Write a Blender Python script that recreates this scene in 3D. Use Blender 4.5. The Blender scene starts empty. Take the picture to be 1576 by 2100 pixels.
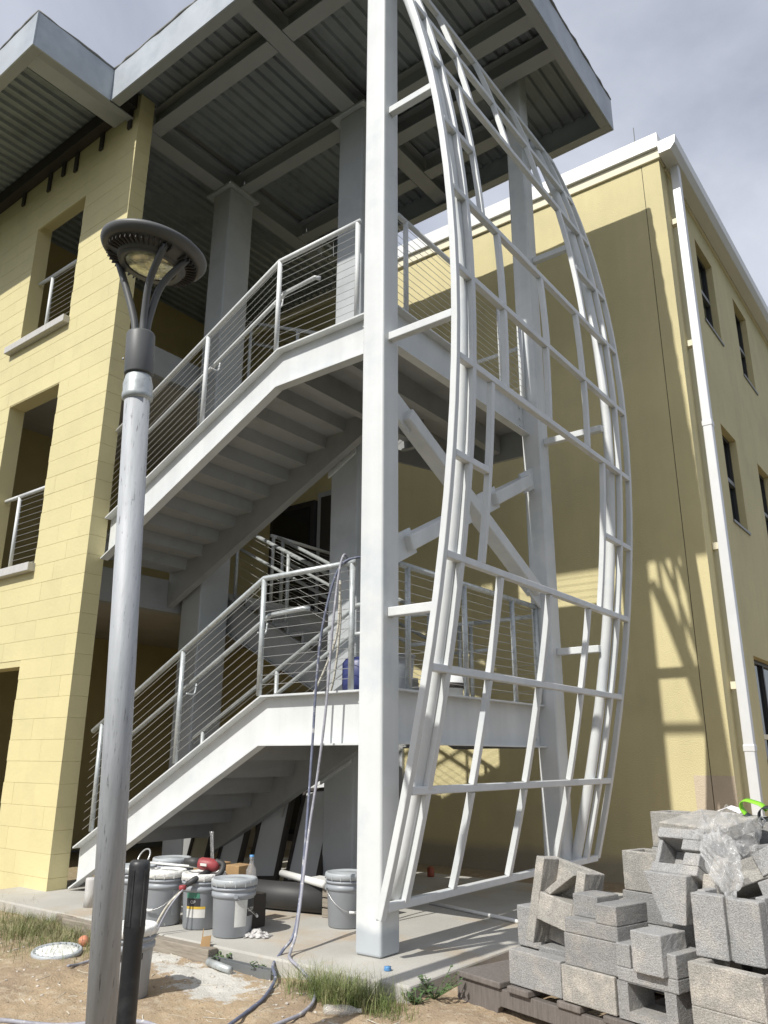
import bpy, bmesh, math, random
from mathutils import Vector, Matrix
random.seed(7)
SC = bpy.context.scene
COL = SC.collection
R = math.radians

# ------------------------------------------------------------------ camera
cam = bpy.data.cameras.new("camera"); camo = bpy.data.objects.new("camera", cam); COL.objects.link(camo)
RIGHT = Vector((0.7956, 0.6058, 0.0035)); DOWN = Vector((-0.1779, 0.2391, -0.9545)); FWD = Vector((-0.5791, 0.7588, 0.2980))
rot = Matrix((RIGHT, -DOWN, -FWD)).transposed().to_4x4()
camo.matrix_world = Matrix.Translation((0, 0, 1.17)) @ rot
cam.sensor_fit = 'VERTICAL'; cam.sensor_height = 36.0; cam.lens = 36.0 * 1610 / 2100
cam.clip_start = 0.05; cam.clip_end = 3000
SC.camera = camo

# ------------------------------------------------------------------ sky and sun
SUN_TRAVEL = Vector((0.05, 1.0, -1.045)).normalized()
to_sun = -SUN_TRAVEL
ELEV = math.asin(to_sun.z); AZ = math.atan2(to_sun.x, to_sun.y)
w = bpy.data.worlds.new("World"); SC.world = w; w.use_nodes = True
nt = w.node_tree; nt.nodes.clear()
out = nt.nodes.new('ShaderNodeOutputWorld'); bg = nt.nodes.new('ShaderNodeBackground'); bg.inputs[1].default_value = 0.1
sky = nt.nodes.new('ShaderNodeTexSky'); sky.sky_type = 'NISHITA'; sky.sun_disc = False
sky.sun_elevation = ELEV; sky.sun_rotation = AZ; sky.air_density = 1.0; sky.dust_density = 2.0; sky.ozone_density = 1.2
tc = nt.nodes.new('ShaderNodeTexCoord'); mp = nt.nodes.new('ShaderNodeMapping'); mp.inputs['Scale'].default_value = (1.0, 1.0, 1.9)
nz = nt.nodes.new('ShaderNodeTexNoise'); nz.inputs['Scale'].default_value = 1.5; nz.inputs['Detail'].default_value = 7; nz.inputs['Roughness'].default_value = 0.55
nz.inputs['Distortion'].default_value = 0.6
rp = nt.nodes.new('ShaderNodeValToRGB'); rp.color_ramp.elements[0].position = 0.30; rp.color_ramp.elements[1].position = 0.70
rp.color_ramp.elements[0].color = (0.32, 0.32, 0.32, 1); rp.color_ramp.elements[1].color = (0.92, 0.92, 0.92, 1)
mx = nt.nodes.new('ShaderNodeMix'); mx.data_type = 'RGBA'; mx.inputs[7].default_value = (7.5, 7.85, 8.85, 1)
nt.links.new(tc.outputs['Generated'], mp.inputs[0]); nt.links.new(mp.outputs[0], nz.inputs['Vector'])
nt.links.new(nz.outputs[0], rp.inputs[0]); nt.links.new(rp.outputs[0], mx.inputs[0]); nt.links.new(sky.outputs[0], mx.inputs[6])
nt.links.new(mx.outputs[2], bg.inputs[0]); nt.links.new(bg.outputs[0], out.inputs[0])
sl = bpy.data.lights.new("sun", 'SUN'); sl.energy = 4.65; sl.angle = R(0.55); sl.color = (1.0, 0.97, 0.91)
so = bpy.data.objects.new("sun", sl); COL.objects.link(so); so.rotation_euler = SUN_TRAVEL.to_track_quat('-Z', 'Y').to_euler(); so.location = (-4, -20, 30)
vs = SC.view_settings; vs.view_transform = 'Standard'; vs.look = 'None'; vs.exposure = 0.0; vs.gamma = 1.0; vs.use_curve_mapping = False

# ------------------------------------------------------------------ materials
MATS = {}
def mat(name, col, rough=0.6, metal=0.0, var=0.10, vscale=3.0, bump=0.0, bscale=40.0, col2=None, c2pos=(0.5, 0.65), c2scale=5.0,
        rnd=0.0, spec=0.5, speck=0.0, sscale=250.0, trans=0.0, stretch=None, zmask=None, alpha=1.0, streak=0.0):
    m = bpy.data.materials.new(name); m.use_nodes = True; t = m.node_tree; N = t.nodes; L = t.links
    b = N['Principled BSDF']; b.inputs['Roughness'].default_value = rough; b.inputs['Metallic'].default_value = metal
    b.inputs['Specular IOR Level'].default_value = spec
    if trans: b.inputs['Transmission Weight'].default_value = trans
    if alpha < 1: b.inputs['Alpha'].default_value = alpha
    g = N.new('ShaderNodeNewGeometry'); vec = g.outputs['Position']
    if stretch:
        mpn = N.new('ShaderNodeMapping'); mpn.inputs['Scale'].default_value = stretch; L.new(vec, mpn.inputs[0]); vec = mpn.outputs[0]
    n1 = N.new('ShaderNodeTexNoise'); n1.inputs['Scale'].default_value = vscale; n1.inputs['Detail'].default_value = 6; n1.inputs['Roughness'].default_value = .6
    L.new(vec, n1.inputs['Vector'])
    mr = N.new('ShaderNodeMapRange'); mr.inputs[1].default_value = .25; mr.inputs[2].default_value = .75; mr.inputs[3].default_value = 1 - var; mr.inputs[4].default_value = 1 + var
    L.new(n1.outputs[0], mr.inputs[0]); val = mr.outputs[0]
    if speck:
        n3 = N.new('ShaderNodeTexNoise'); n3.inputs['Scale'].default_value = sscale; n3.inputs['Detail'].default_value = 2; L.new(g.outputs['Position'], n3.inputs['Vector'])
        m3 = N.new('ShaderNodeMapRange'); m3.inputs[1].default_value = .3; m3.inputs[2].default_value = .7; m3.inputs[3].default_value = 1 - speck; m3.inputs[4].default_value = 1 + speck
        L.new(n3.outputs[0], m3.inputs[0]); mm = N.new('ShaderNodeMath'); mm.operation = 'MULTIPLY'; L.new(val, mm.inputs[0]); L.new(m3.outputs[0], mm.inputs[1]); val = mm.outputs[0]
    if streak:   # faint vertical rain streaks
        ms = N.new('ShaderNodeMapping'); ms.inputs['Scale'].default_value = (5, 5, .25); L.new(g.outputs['Position'], ms.inputs[0])
        n5 = N.new('ShaderNodeTexNoise'); n5.inputs['Scale'].default_value = 1.5; n5.inputs['Detail'].default_value = 6; L.new(ms.outputs[0], n5.inputs['Vector'])
        m5 = N.new('ShaderNodeMapRange'); m5.inputs[1].default_value = .35; m5.inputs[2].default_value = .65; m5.inputs[3].default_value = 1 - streak; m5.inputs[4].default_value = 1 + streak * .5
        L.new(n5.outputs[0], m5.inputs[0]); mm = N.new('ShaderNodeMath'); mm.operation = 'MULTIPLY'; L.new(val, mm.inputs[0]); L.new(m5.outputs[0], mm.inputs[1]); val = mm.outputs[0]
    if rnd:
        oi = N.new('ShaderNodeObjectInfo'); m4 = N.new('ShaderNodeMapRange'); m4.inputs[3].default_value = 1 - rnd; m4.inputs[4].default_value = 1 + rnd
        L.new(oi.outputs['Random'], m4.inputs[0]); mm = N.new('ShaderNodeMath'); mm.operation = 'MULTIPLY'; L.new(val, mm.inputs[0]); L.new(m4.outputs[0], mm.inputs[1]); val = mm.outputs[0]
    rgb = N.new('ShaderNodeRGB'); rgb.outputs[0].default_value = (*col, 1); c = rgb.outputs[0]
    def mixc(fac, a, colb):
        q = N.new('ShaderNodeMix'); q.data_type = 'RGBA'; L.new(fac, q.inputs[0]); L.new(a, q.inputs[6]); q.inputs[7].default_value = (*colb, 1); return q.outputs[2]
    if col2:
        n2 = N.new('ShaderNodeTexNoise'); n2.inputs['Scale'].default_value = c2scale; n2.inputs['Detail'].default_value = 8; n2.inputs['Roughness'].default_value = .65; L.new(vec, n2.inputs['Vector'])
        r2 = N.new('ShaderNodeMapRange'); r2.inputs[1].default_value = c2pos[0]; r2.inputs[2].default_value = c2pos[1]; L.new(n2.outputs[0], r2.inputs[0]); c = mixc(r2.outputs[0], c, col2)
    if zmask:   # (z level, softness, colour below)
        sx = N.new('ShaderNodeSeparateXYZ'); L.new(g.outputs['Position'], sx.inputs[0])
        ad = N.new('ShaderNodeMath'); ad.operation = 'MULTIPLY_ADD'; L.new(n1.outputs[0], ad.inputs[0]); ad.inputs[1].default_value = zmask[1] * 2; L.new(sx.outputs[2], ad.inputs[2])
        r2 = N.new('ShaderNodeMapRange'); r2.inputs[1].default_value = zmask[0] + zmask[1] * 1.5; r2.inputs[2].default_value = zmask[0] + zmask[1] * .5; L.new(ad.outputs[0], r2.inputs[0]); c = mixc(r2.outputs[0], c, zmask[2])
    q = N.new('ShaderNodeMix'); q.data_type = 'RGBA'; q.blend_type = 'MULTIPLY'; q.inputs[0].default_value = 1; L.new(c, q.inputs[6]); L.new(val, q.inputs[7]); L.new(q.outputs[2], b.inputs['Base Color'])
    if bump:
        nb = N.new('ShaderNodeTexNoise'); nb.inputs['Scale'].default_value = bscale; nb.inputs['Detail'].default_value = 5; L.new(vec, nb.inputs['Vector'])
        bp = N.new('ShaderNodeBump'); bp.inputs['Strength'].default_value = bump; bp.inputs['Distance'].default_value = .01; L.new(nb.outputs[0], bp.inputs['Height']); L.new(bp.outputs[0], b.inputs['Normal'])
    MATS[name] = m; return m
WHITE = mat('white_primer_steel', (.64, .655, .65), .45, var=.06, vscale=3.5, bump=.10, bscale=22, col2=(.55, .585, .605), c2pos=(.52, .74), c2scale=2.4, streak=.05)
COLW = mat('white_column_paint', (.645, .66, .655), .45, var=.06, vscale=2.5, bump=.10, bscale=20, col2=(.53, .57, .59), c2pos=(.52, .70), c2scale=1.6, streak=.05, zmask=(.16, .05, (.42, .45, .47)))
GREYW = mat('shade_greyed_steel', (.44, .46, .47), .5, var=.08, vscale=2.5, col2=(.36, .38, .39), c2pos=(.5, .7), c2scale=1.6)  # white steel greyed in its colour to carry the shade under the roofs
STAIRG = mat('shade_darkened_stair_steel', (.33, .335, .33), .55, var=.08, vscale=2.5, col2=(.27, .275, .27), c2pos=(.5, .7), c2scale=2)  # darker copy of the stair steel, shade under the flights put into the colour
GALV = mat('galvanised_pipe', (.50, .53, .53), .42, .35, var=.12, vscale=14, bump=.05, bscale=60, col2=(.38, .40, .40), c2scale=20)
POSTM = mat('galvanised_lamp_pole', (.385, .40, .415), .58, .12, var=.14, vscale=9, bump=.12, bscale=40, stretch=(6, 6, .7), col2=(.16, .165, .17), c2pos=(.60, .67), c2scale=16)
CABLE = mat('steel_cable', (.55, .55, .53), .35, .7, var=.05)
DECKM = mat('galvanised_deck', (.27, .30, .315), .55, .2, var=.12, vscale=2.5, col2=(.21, .235, .245), c2scale=2)
FASC = mat('galvanised_fascia', (.44, .475, .51), .45, .12, var=.14, vscale=2.2, bump=.06, bscale=5, col2=(.33, .37, .41), c2pos=(.48, .7), c2scale=1.8)
FELT = mat('roof_edge_felt', (.20, .20, .19), .85, var=.2, bump=.5, bscale=18)
BEAMM = mat('primed_roof_beam', (.34, .35, .355), .5, var=.07, vscale=2)
YBLOCK = mat('yellow_painted_block', (.635, .565, .305), .62, var=.05, vscale=1.6, bump=.25, bscale=30, rnd=.025, col2=(.595, .53, .29), c2pos=(.52, .72), c2scale=2.3)
YCORE = mat('yellow_painted_mortar', (.61, .54, .29), .7, var=.05, bump=.1)
STUCCO = mat('yellow_stucco', (.625, .552, .305), .78, var=.09, vscale=.8, bump=.5, bscale=70, speck=.05, sscale=120, col2=(.565, .50, .285), c2pos=(.5, .72), c2scale=.9, zmask=(.12, .12, (.40, .35, .25)), streak=.03)
INNER = mat('ochre_light_stop', (.40, .33, .15), .75, var=.08, bump=.1)
TAN = mat('bare_plaster', (.56, .47, .35), .8, var=.06, vscale=2, bump=.45, bscale=70, speck=.05, sscale=120)
COPING = mat('white_metal_coping', (.72, .72, .70), .35, .1, var=.03)
CREAM = mat('cream_trim', (.74, .69, .52), .6, var=.05)
DOWNSP = mat('white_downspout_metal', (.70, .71, .72), .35, .15, var=.04, vscale=4, bump=.12, bscale=6, col2=(.70, .71, .70), c2pos=(.6, .7), c2scale=3)
BRONZE = mat('dark_window_frame', (.05, .05, .05), .45, .3, var=.1)
RAILGR = mat('grey_window_rail', (.22, .23, .23), .45, .3, var=.05)
GLASS = mat('dark_glass', (.012, .015, .016), .06, 0, var=.1, spec=.7)
DARK = mat('dark_steel', (.045, .038, .032), .7, var=.2)
CONC = mat('slab_concrete', (.43, .415, .375), .85, var=.12, vscale=1.6, bump=.18, bscale=60, col2=(.42, .35, .26), c2pos=(.52, .66), c2scale=1.4, speck=.06, sscale=90)
SILLM = mat('cast_sill', (.50, .49, .47), .85, var=.12, vscale=14, bump=.3, bscale=60, stretch=(3, 3, .4))
FLOORC = mat('floor_concrete', (.40, .38, .34), .85, var=.1)
CMU = mat('concrete_block_grey', (.30, .298, .293), .92, var=.10, vscale=9, bump=.6, bscale=190, speck=.30, sscale=190, rnd=.16, col2=(.37, .355, .33), c2pos=(.5, .65), c2scale=6)
CMUL = mat('concrete_block_pale', (.34, .325, .295), .92, var=.12, vscale=9, bump=.6, bscale=190, speck=.30, sscale=180, rnd=.05, col2=(.42, .39, .345), c2pos=(.5, .62), c2scale=9)
CMUD = mat('concrete_block_dark', (.20, .195, .18), .94, var=.12, vscale=9, bump=.7, bscale=190, speck=.34, sscale=180, rnd=.05)
WOOD = mat('weathered_pallet_wood', (.17, .15, .135), .9, var=.28, vscale=6, bump=.5, bscale=30, stretch=(14, 14, 1.2), rnd=.12)
WOODL = mat('grey_timber', (.27, .235, .19), .9, var=.3, vscale=5, bump=.4, bscale=20, stretch=(1.2, 14, 14))
BUCK = mat('grey_bucket_plastic', (.30, .32, .345), .45, var=.05, vscale=7, col2=(.62, .62, .58), c2pos=(.69, .71), c2scale=22)
BLID = mat('grey_bucket_lid', (.40, .425, .44), .45, var=.06, vscale=8, col2=(.66, .66, .63), c2pos=(.62, .66), c2scale=18)
SPLAT = mat('white_plaster_splash', (.74, .74, .71), .8, var=.12, vscale=20, bump=.8, bscale=40, col2=(.36, .38, .40), c2pos=(.60, .66), c2scale=26)
BWHITE = mat('white_bucket_plastic', (.70, .71, .70), .45, var=.06, vscale=10)
LBL = mat('paper_label_white', (.62, .62, .59), .7, var=.08, vscale=30)
LBLG = mat('pale_grey_label', (.40, .41, .42), .6, var=.06)
LBLK = mat('black_label', (.035, .035, .04), .5, var=.1)
LGRN = mat('green_label', (.06, .20, .14), .5)
LYEL = mat('yellow_label', (.62, .42, .06), .5)
WIRE = mat('bail_wire', (.55, .55, .54), .35, .7)
RED = mat('red_tool_housing', (.30, .05, .055), .5, var=.15, vscale=20, col2=(.5, .35, .33), c2pos=(.66, .72), c2scale=16)
RUBBER = mat('black_rubber', (.045, .045, .045), .55, var=.2)
BLACKP = mat('black_plastic_post', (.022, .022, .023), .42, var=.2, vscale=8, bump=.05, col2=(.05, .05, .05), c2scale=6)
LAMPM = mat('dark_grey_lamp_paint', (.105, .108, .108), .5, var=.08, vscale=10)
LENS = mat('lamp_lens', (.42, .42, .33), .1, .35, var=.45, vscale=30, bump=.6, bscale=26, spec=.9, col2=(.62, .60, .40), c2pos=(.45, .55), c2scale=16)
LED = mat('lamp_led_tile', (.52, .50, .25), .3, var=.1)
HOSEB = mat('blue_hose', (.125, .14, .20), .6, var=.3, vscale=18, col2=(.45, .45, .46), c2pos=(.55, .66), c2scale=22)
HOSEG = mat('grey_hose', (.30, .30, .34), .6, var=.25, vscale=16, col2=(.55, .54, .52), c2pos=(.55, .66), c2scale=25)
ROPE = mat('dirty_white_rope', (.55, .52, .44), .8, var=.4, vscale=40)
PVC = mat('white_pvc', (.78, .78, .75), .4, var=.04)
CARD = mat('cardboard', (.36, .23, .11), .85, var=.12, vscale=12)
RAG = mat('white_rag', (.52, .505, .49), .9, var=.15, vscale=25, bump=.2, bscale=40)
LIME = mat('lime_green_strap', (.25, .62, .03), .55, var=.08, vscale=40)
STRAPK = mat('black_strap', (.03, .035, .035), .6)
STEEL = mat('bright_buckle', (.5, .5, .5), .3, .9)
PAPER = mat('white_paper', (.80, .80, .80), .8, var=.03)
PLAST = mat('clear_plastic_film', (.80, .80, .79), .10, 0, var=.05, spec=.9, trans=.3, bump=1.0, bscale=45, alpha=.30)
PANEL = mat('pale_grey_panel', (.56, .57, .57), .5, var=.06)
PANELT = mat('tan_panel', (.36, .33, .24), .6, var=.06)
TRACK = mat('dull_metal_track', (.17, .18, .185), .5, .2)
ORANGE = mat('salmon_plastic', (.62, .25, .15), .6, var=.1)
BLUEP = mat('blue_plastic', (.03, .04, .14), .4, var=.15)
CYANP = mat('cyan_plastic', (.10, .27, .52), .4, var=.1)
CONDUIT = mat('red_conduit', (.30, .07, .03), .5)
GRASS = mat('grass_blades', (.155, .20, .06), .75, var=.35, vscale=9, col2=(.33, .31, .16), c2pos=(.48, .62), c2scale=14)
GRASSD = mat('dry_grass_blades', (.15, .175, .06), .8, var=.35, vscale=9, col2=(.34, .30, .18), c2pos=(.47, .62), c2scale=12)
WEED = mat('weed_leaf', (.085, .14, .05), .7, var=.3, vscale=18)
ROCK = mat('pale_rubble', (.50, .46, .40), .95, var=.2, vscale=18, bump=.6)

def ground_mat():
    m = bpy.data.materials.new('sandy_ground'); m.use_nodes = True; t = m.node_tree; N = t.nodes; L = t.links; b = N['Principled BSDF']
    b.inputs['Roughness'].default_value = .95; b.inputs['Specular IOR Level'].default_value = .15
    g = N.new('ShaderNodeNewGeometry'); P = g.outputs['Position']
    def noise(s, d=6, r=.6):
        n = N.new('ShaderNodeTexNoise'); n.inputs['Scale'].default_value = s; n.inputs['Detail'].default_value = d; n.inputs['Roughness'].default_value = r; L.new(P, n.inputs['Vector']); return n.outputs[0]
    def rng(src, a, bb, c=0., d=1.):
        r = N.new('ShaderNodeMapRange'); r.inputs[1].default_value = a; r.inputs[2].default_value = bb; r.inputs[3].default_value = c; r.inputs[4].default_value = d; L.new(src, r.inputs[0]); return r.outputs[0]
    def mix(f, a, bb, bt='MIX'):
        q = N.new('ShaderNodeMix'); q.data_type = 'RGBA'; q.blend_type = bt
        for s, v in ((0, f), (6, a), (7, bb)):
            if isinstance(v, (tuple, float)): q.inputs[s].default_value = v
            else: L.new(v, q.inputs[s])
        return q.outputs[2]
    def math_(op, a, bb):
        q = N.new('ShaderNodeMath'); q.operation = op
        for s, v in ((0, a), (1, bb)):
            if isinstance(v, float): q.inputs[s].default_value = v
            else: L.new(v, q.inputs[s])
        return q.outputs[0]
    c = mix(rng(noise(1.7), .35, .65), (.45, .345, .225, 1), (.34, .26, .18, 1))
    c = mix(rng(noise(14), .52, .66), c, (.48, .40, .29, 1))
    c = mix(rng(noise(60, 3), .60, .68), c, (.20, .155, .11, 1))
    # spilled white plaster powder, ragged outline
    sp = None
    for (x, y, rx, ry) in ((-4.12, 3.60, .62, .20), (-3.83, 3.47, .30, .22), (-4.75, 3.72, .4, .14)):
        mpn = N.new('ShaderNodeMapping'); mpn.vector_type = 'POINT'; mpn.inputs['Location'].default_value = (-x / rx, -y / ry, 0); mpn.inputs['Scale'].default_value = (1 / rx, 1 / ry, 0); L.new(P, mpn.inputs[0])
        vl = N.new('ShaderNodeVectorMath'); vl.operation = 'LENGTH'; L.new(mpn.outputs[0], vl.inputs[0])
        d = math_('ADD', vl.outputs['Value'], rng(noise(9, 8, .75), .2, .8, -.95, .95)); f = rng(d, .85, .62)
        sp = f if sp is None else math_('MAXIMUM', sp, f)
    c = mix(sp, c, (.58, .56, .51, 1))
    # straw litter near the left wall
    sx = N.new('ShaderNodeSeparateXYZ'); L.new(P, sx.inputs[0])
    st = math_('MULTIPLY', rng(sx.outputs[0], -4.9, -5.4), rng(sx.outputs[1], 3.0, 3.5)); st = math_('MULTIPLY', st, rng(noise(12, 8, .8), .40, .60))
    c = mix(st, c, (.34, .29, .17, 1))
    far = math_('MAXIMUM', math_('MAXIMUM', rng(sx.outputs[0], -9.5, -11.), rng(sx.outputs[0], .2, 1.2)), rng(math_('ADD', sx.outputs[1], rng(noise(1.5), 0., 1., -.5, .5)), 2.0, 1.3))
    c = mix(far, c, mix(rng(noise(.6), .4, .6), (.035, .045, .022, 1), (.055, .055, .045, 1)))  # ground out of view, coloured dark to cut bounced light
    L.new(c, b.inputs['Base Color'])
    bp = N.new('ShaderNodeBump'); bp.inputs['Strength'].default_value = .75; bp.inputs['Distance'].default_value = .02
    h = math_('ADD', noise(22, 8, .7), math_('MULTIPLY', noise(90, 3), .5)); L.new(h, bp.inputs['Height']); L.new(bp.outputs[0], b.inputs['Normal'])
    return m
GROUND = ground_mat()

# ------------------------------------------------------------------ helpers
class MB:
    def __init__(s): s.v = []; s.f = []
    def add(s, vs, fs):
        n = len(s.v); s.v += [Vector(q) for q in vs]; s.f += [tuple(i + n for i in f) for f in fs]; return s
    def box(s, x0, x1, y0, y1, z0, z1):
        x0, x1 = min(x0, x1), max(x0, x1); y0, y1 = min(y0, y1), max(y0, y1); z0, z1 = min(z0, z1), max(z0, z1)
        return s.add([(x0, y0, z0), (x1, y0, z0), (x1, y1, z0), (x0, y1, z0), (x0, y0, z1), (x1, y0, z1), (x1, y1, z1), (x0, y1, z1)],
                     [(0, 3, 2, 1), (4, 5, 6, 7), (0, 1, 5, 4), (1, 2, 6, 5), (2, 3, 7, 6), (3, 0, 4, 7)])
    def beam(s, p0, p1, w_, h_, up=(0, 0, 1)):
        p0, p1 = Vector(p0), Vector(p1); d = (p1 - p0).normalized(); u = Vector(up); a = d.cross(u).normalized(); u = a.cross(d).normalized()
        vs = [p + a * (w_ / 2 * i) + u * (h_ / 2 * j) for p in (p0, p1) for i, j in ((-1, -1), (1, -1), (1, 1), (-1, 1))]
        return s.add(vs, [(0, 1, 2, 3), (7, 6, 5, 4), (0, 4, 5, 1), (1, 5, 6, 2), (2, 6, 7, 3), (3, 7, 4, 0)])
    def tube(s, pts, r, n=10, cap=True):
        pts = [Vector(p) for p in pts]; m = len(pts); ring0 = len(s.v); ref = None
        for i, p in enumerate(pts):
            d = (pts[min(i + 1, m - 1)] - pts[max(i - 1, 0)]).normalized()
            if ref is None: ref = d.orthogonal().normalized()
            ref = (ref - d * ref.dot(d)).normalized(); b = d.cross(ref)
            rr = r[i] if isinstance(r, (list, tuple)) else r
            for k in range(n):
                a = 2 * math.pi * k / n; s.v.append(p + (ref * math.cos(a) + b * math.sin(a)) * rr)
        for i in range(m - 1):
            for k in range(n):
                a = ring0 + i * n + k; b2 = ring0 + i * n + (k + 1) % n; s.f.append((a, b2, b2 + n, a + n))
        if cap: s.f.append(tuple(ring0 + k for k in reversed(range(n)))); s.f.append(tuple(ring0 + (m - 1) * n + k for k in range(n)))
        return s
    def lathe(s, prof, n=28, c=(0, 0, 0), cap=True):
        c = Vector(c); b0 = len(s.v)
        for r_, z in prof:
            for k in range(n):
                a = 2 * math.pi * k / n; s.v.append(c + Vector((r_ * math.cos(a), r_ * math.sin(a), z)))
        for i in range(len(prof) - 1):
            for k in range(n):
                a = b0 + i * n + k; b2 = b0 + i * n + (k + 1) % n; s.f.append((a, b2, b2 + n, a + n))
        if cap: s.f.append(tuple(b0 + k for k in reversed(range(n)))); s.f.append(tuple(b0 + (len(prof) - 1) * n + k for k in range(n)))
        return s
    def prism(s, poly, axis, a0, a1):
        n = len(poly)
        def P(u, v_, a): return {'x': (a, u, v_), 'y': (u, a, v_), 'z': (u, v_, a)}[axis]
        return s.add([P(u, v_, a0) for u, v_ in poly] + [P(u, v_, a1) for u, v_ in poly],
                     [tuple(range(n - 1, -1, -1)), tuple(range(n, 2 * n))] + [(i, (i + 1) % n, n + (i + 1) % n, n + i) for i in range(n)])
    def xform(s, M):
        s.v = [M @ q for q in s.v]; return s
    def mesh(s, name):
        me = bpy.data.meshes.new(name); me.from_pydata([tuple(q) for q in s.v], [], s.f); me.validate()
        bm = bmesh.new(); bm.from_mesh(me); bmesh.ops.recalc_face_normals(bm, faces=bm.faces); bm.to_mesh(me); bm.free(); return me
    def build(s, name, m, parent=None, smooth=False, bevel=0.0, seg=2, origin=None):
        lo = Vector((min(q.x for q in s.v), min(q.y for q in s.v), min(q.z for q in s.v))); hi = Vector((max(q.x for q in s.v), max(q.y for q in s.v), max(q.z for q in s.v)))
        o0 = Vector(origin) if origin is not None else Vector(((lo.x + hi.x) / 2, (lo.y + hi.y) / 2, lo.z))
        s.v = [q - o0 for q in s.v]; me = s.mesh(name); me.materials.append(m)
        if smooth:
            for p in me.polygons: p.use_smooth = True
        ob = bpy.data.objects.new(name, me); COL.objects.link(ob); ob.location = o0
        if parent is not None:
            ob.parent = parent; ob.location = o0 - wloc(parent)
        if bevel:
            md = ob.modifiers.new('edges', 'BEVEL'); md.width = bevel; md.segments = seg; md.limit_method = 'ANGLE'; md.angle_limit = R(40)
        return ob
def wloc(o):
    p = o.location.copy()
    while o.parent: o = o.parent; p += o.location
    return p
def tag(o, label, cat, group=None, kind=None):
    if label: o['label'] = label
    if cat: o['category'] = cat
    if group: o['group'] = group
    if kind: o['kind'] = kind
    return o
def thing(name, loc, label, cat, group=None):
    o = bpy.data.objects.new(name, None); COL.objects.link(o); o.location = loc; o.empty_display_size = .1
    return tag(o, label, cat, group)
def struct(o): o['kind'] = 'structure'; return o
def copy_tree(o, loc, rotz=0, label=None, parent=None, scale=None):
    c = o.copy(); COL.objects.link(c); c.parent = parent
    if parent is None:
        c.location = loc; c.rotation_euler = (0, 0, rotz)
        if scale: c.scale = scale
        if label: c['label'] = label
    for ch in list(o.children):
        if ch.name in [x.name for x in o.children]: copy_tree(ch, None, parent=c)
    return c
def smoothpath(pts, n=8):
    P = [Vector(p) for p in pts]; P = [P[0] * 2 - P[1]] + P + [P[-1] * 2 - P[-2]]; o = []
    for i in range(1, len(P) - 2):
        for k in range(n):
            t = k / n; a, b, c, d = P[i - 1], P[i], P[i + 1], P[i + 2]
            o.append(.5 * ((2 * b) + (c - a) * t + (2 * a - 5 * b + 4 * c - d) * t * t + (3 * b - a - 3 * c + d) * t ** 3))
    return o + [P[-2]]

# ------------------------------------------------------------------ ground (one sheet to the horizon) and slab
def hsh(i, j):
    x = math.sin(i * 127.1 + j * 311.7) * 43758.5453; return x - math.floor(x)
def vnoise(x, y):
    i, j = math.floor(x), math.floor(y); fx, fy = x - i, y - j; fx = fx * fx * (3 - 2 * fx); fy = fy * fy * (3 - 2 * fy)
    return (hsh(i, j) * (1 - fx) + hsh(i + 1, j) * fx) * (1 - fy) + (hsh(i, j + 1) * (1 - fx) + hsh(i + 1, j + 1) * fx) * fy
def gz(x, y):
    t = min(max((3.9 - y) / 1.6, 0), 1.6); z = -.085 - .045 * t
    if y > 4.6: z -= min((y - 4.6) * .02, .06)
    near = 1 if -9 < x < 2 and .5 < y < 9 else 0
    return z + near * ((vnoise(x * 2.3, y * 2.3) - .5) * .03 + (vnoise(x * 7, y * 7) - .5) * .022 + (vnoise(x * 22, y * 22) - .5) * .012)
def axis_coords(a, b, step, far):
    c = [a + i * step for i in range(int((b - a) / step) + 1)]; d = step; lo = [a]; hi = [c[-1]]
    while lo[-1] > -far: d *= 1.45; lo.append(lo[-1] - d)
    d = step
    while hi[-1] < far: d *= 1.45; hi.append(hi[-1] + d)
    return sorted(lo[1:]) + c + hi[1:]
XS = axis_coords(-7.6, -.8, .022, 900); YS = axis_coords(2.2, 4.9, .022, 900)
g = MB(); nx = len(XS)
g.v = [Vector((x, y, gz(x, y))) for y in YS for x in XS]
g.f = [(j * nx + i, j * nx + i + 1, (j + 1) * nx + i + 1, (j + 1) * nx + i) for j in range(len(YS) - 1) for i in range(nx - 1)]
struct(g.build('ground', GROUND, smooth=True, origin=(0, 0, 0)))
sb = MB().box(-7.6, -2.77, 3.87, 7.55, -.25, 0)
struct(sb.build('concrete_slab', CONC, bevel=.012))

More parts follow.
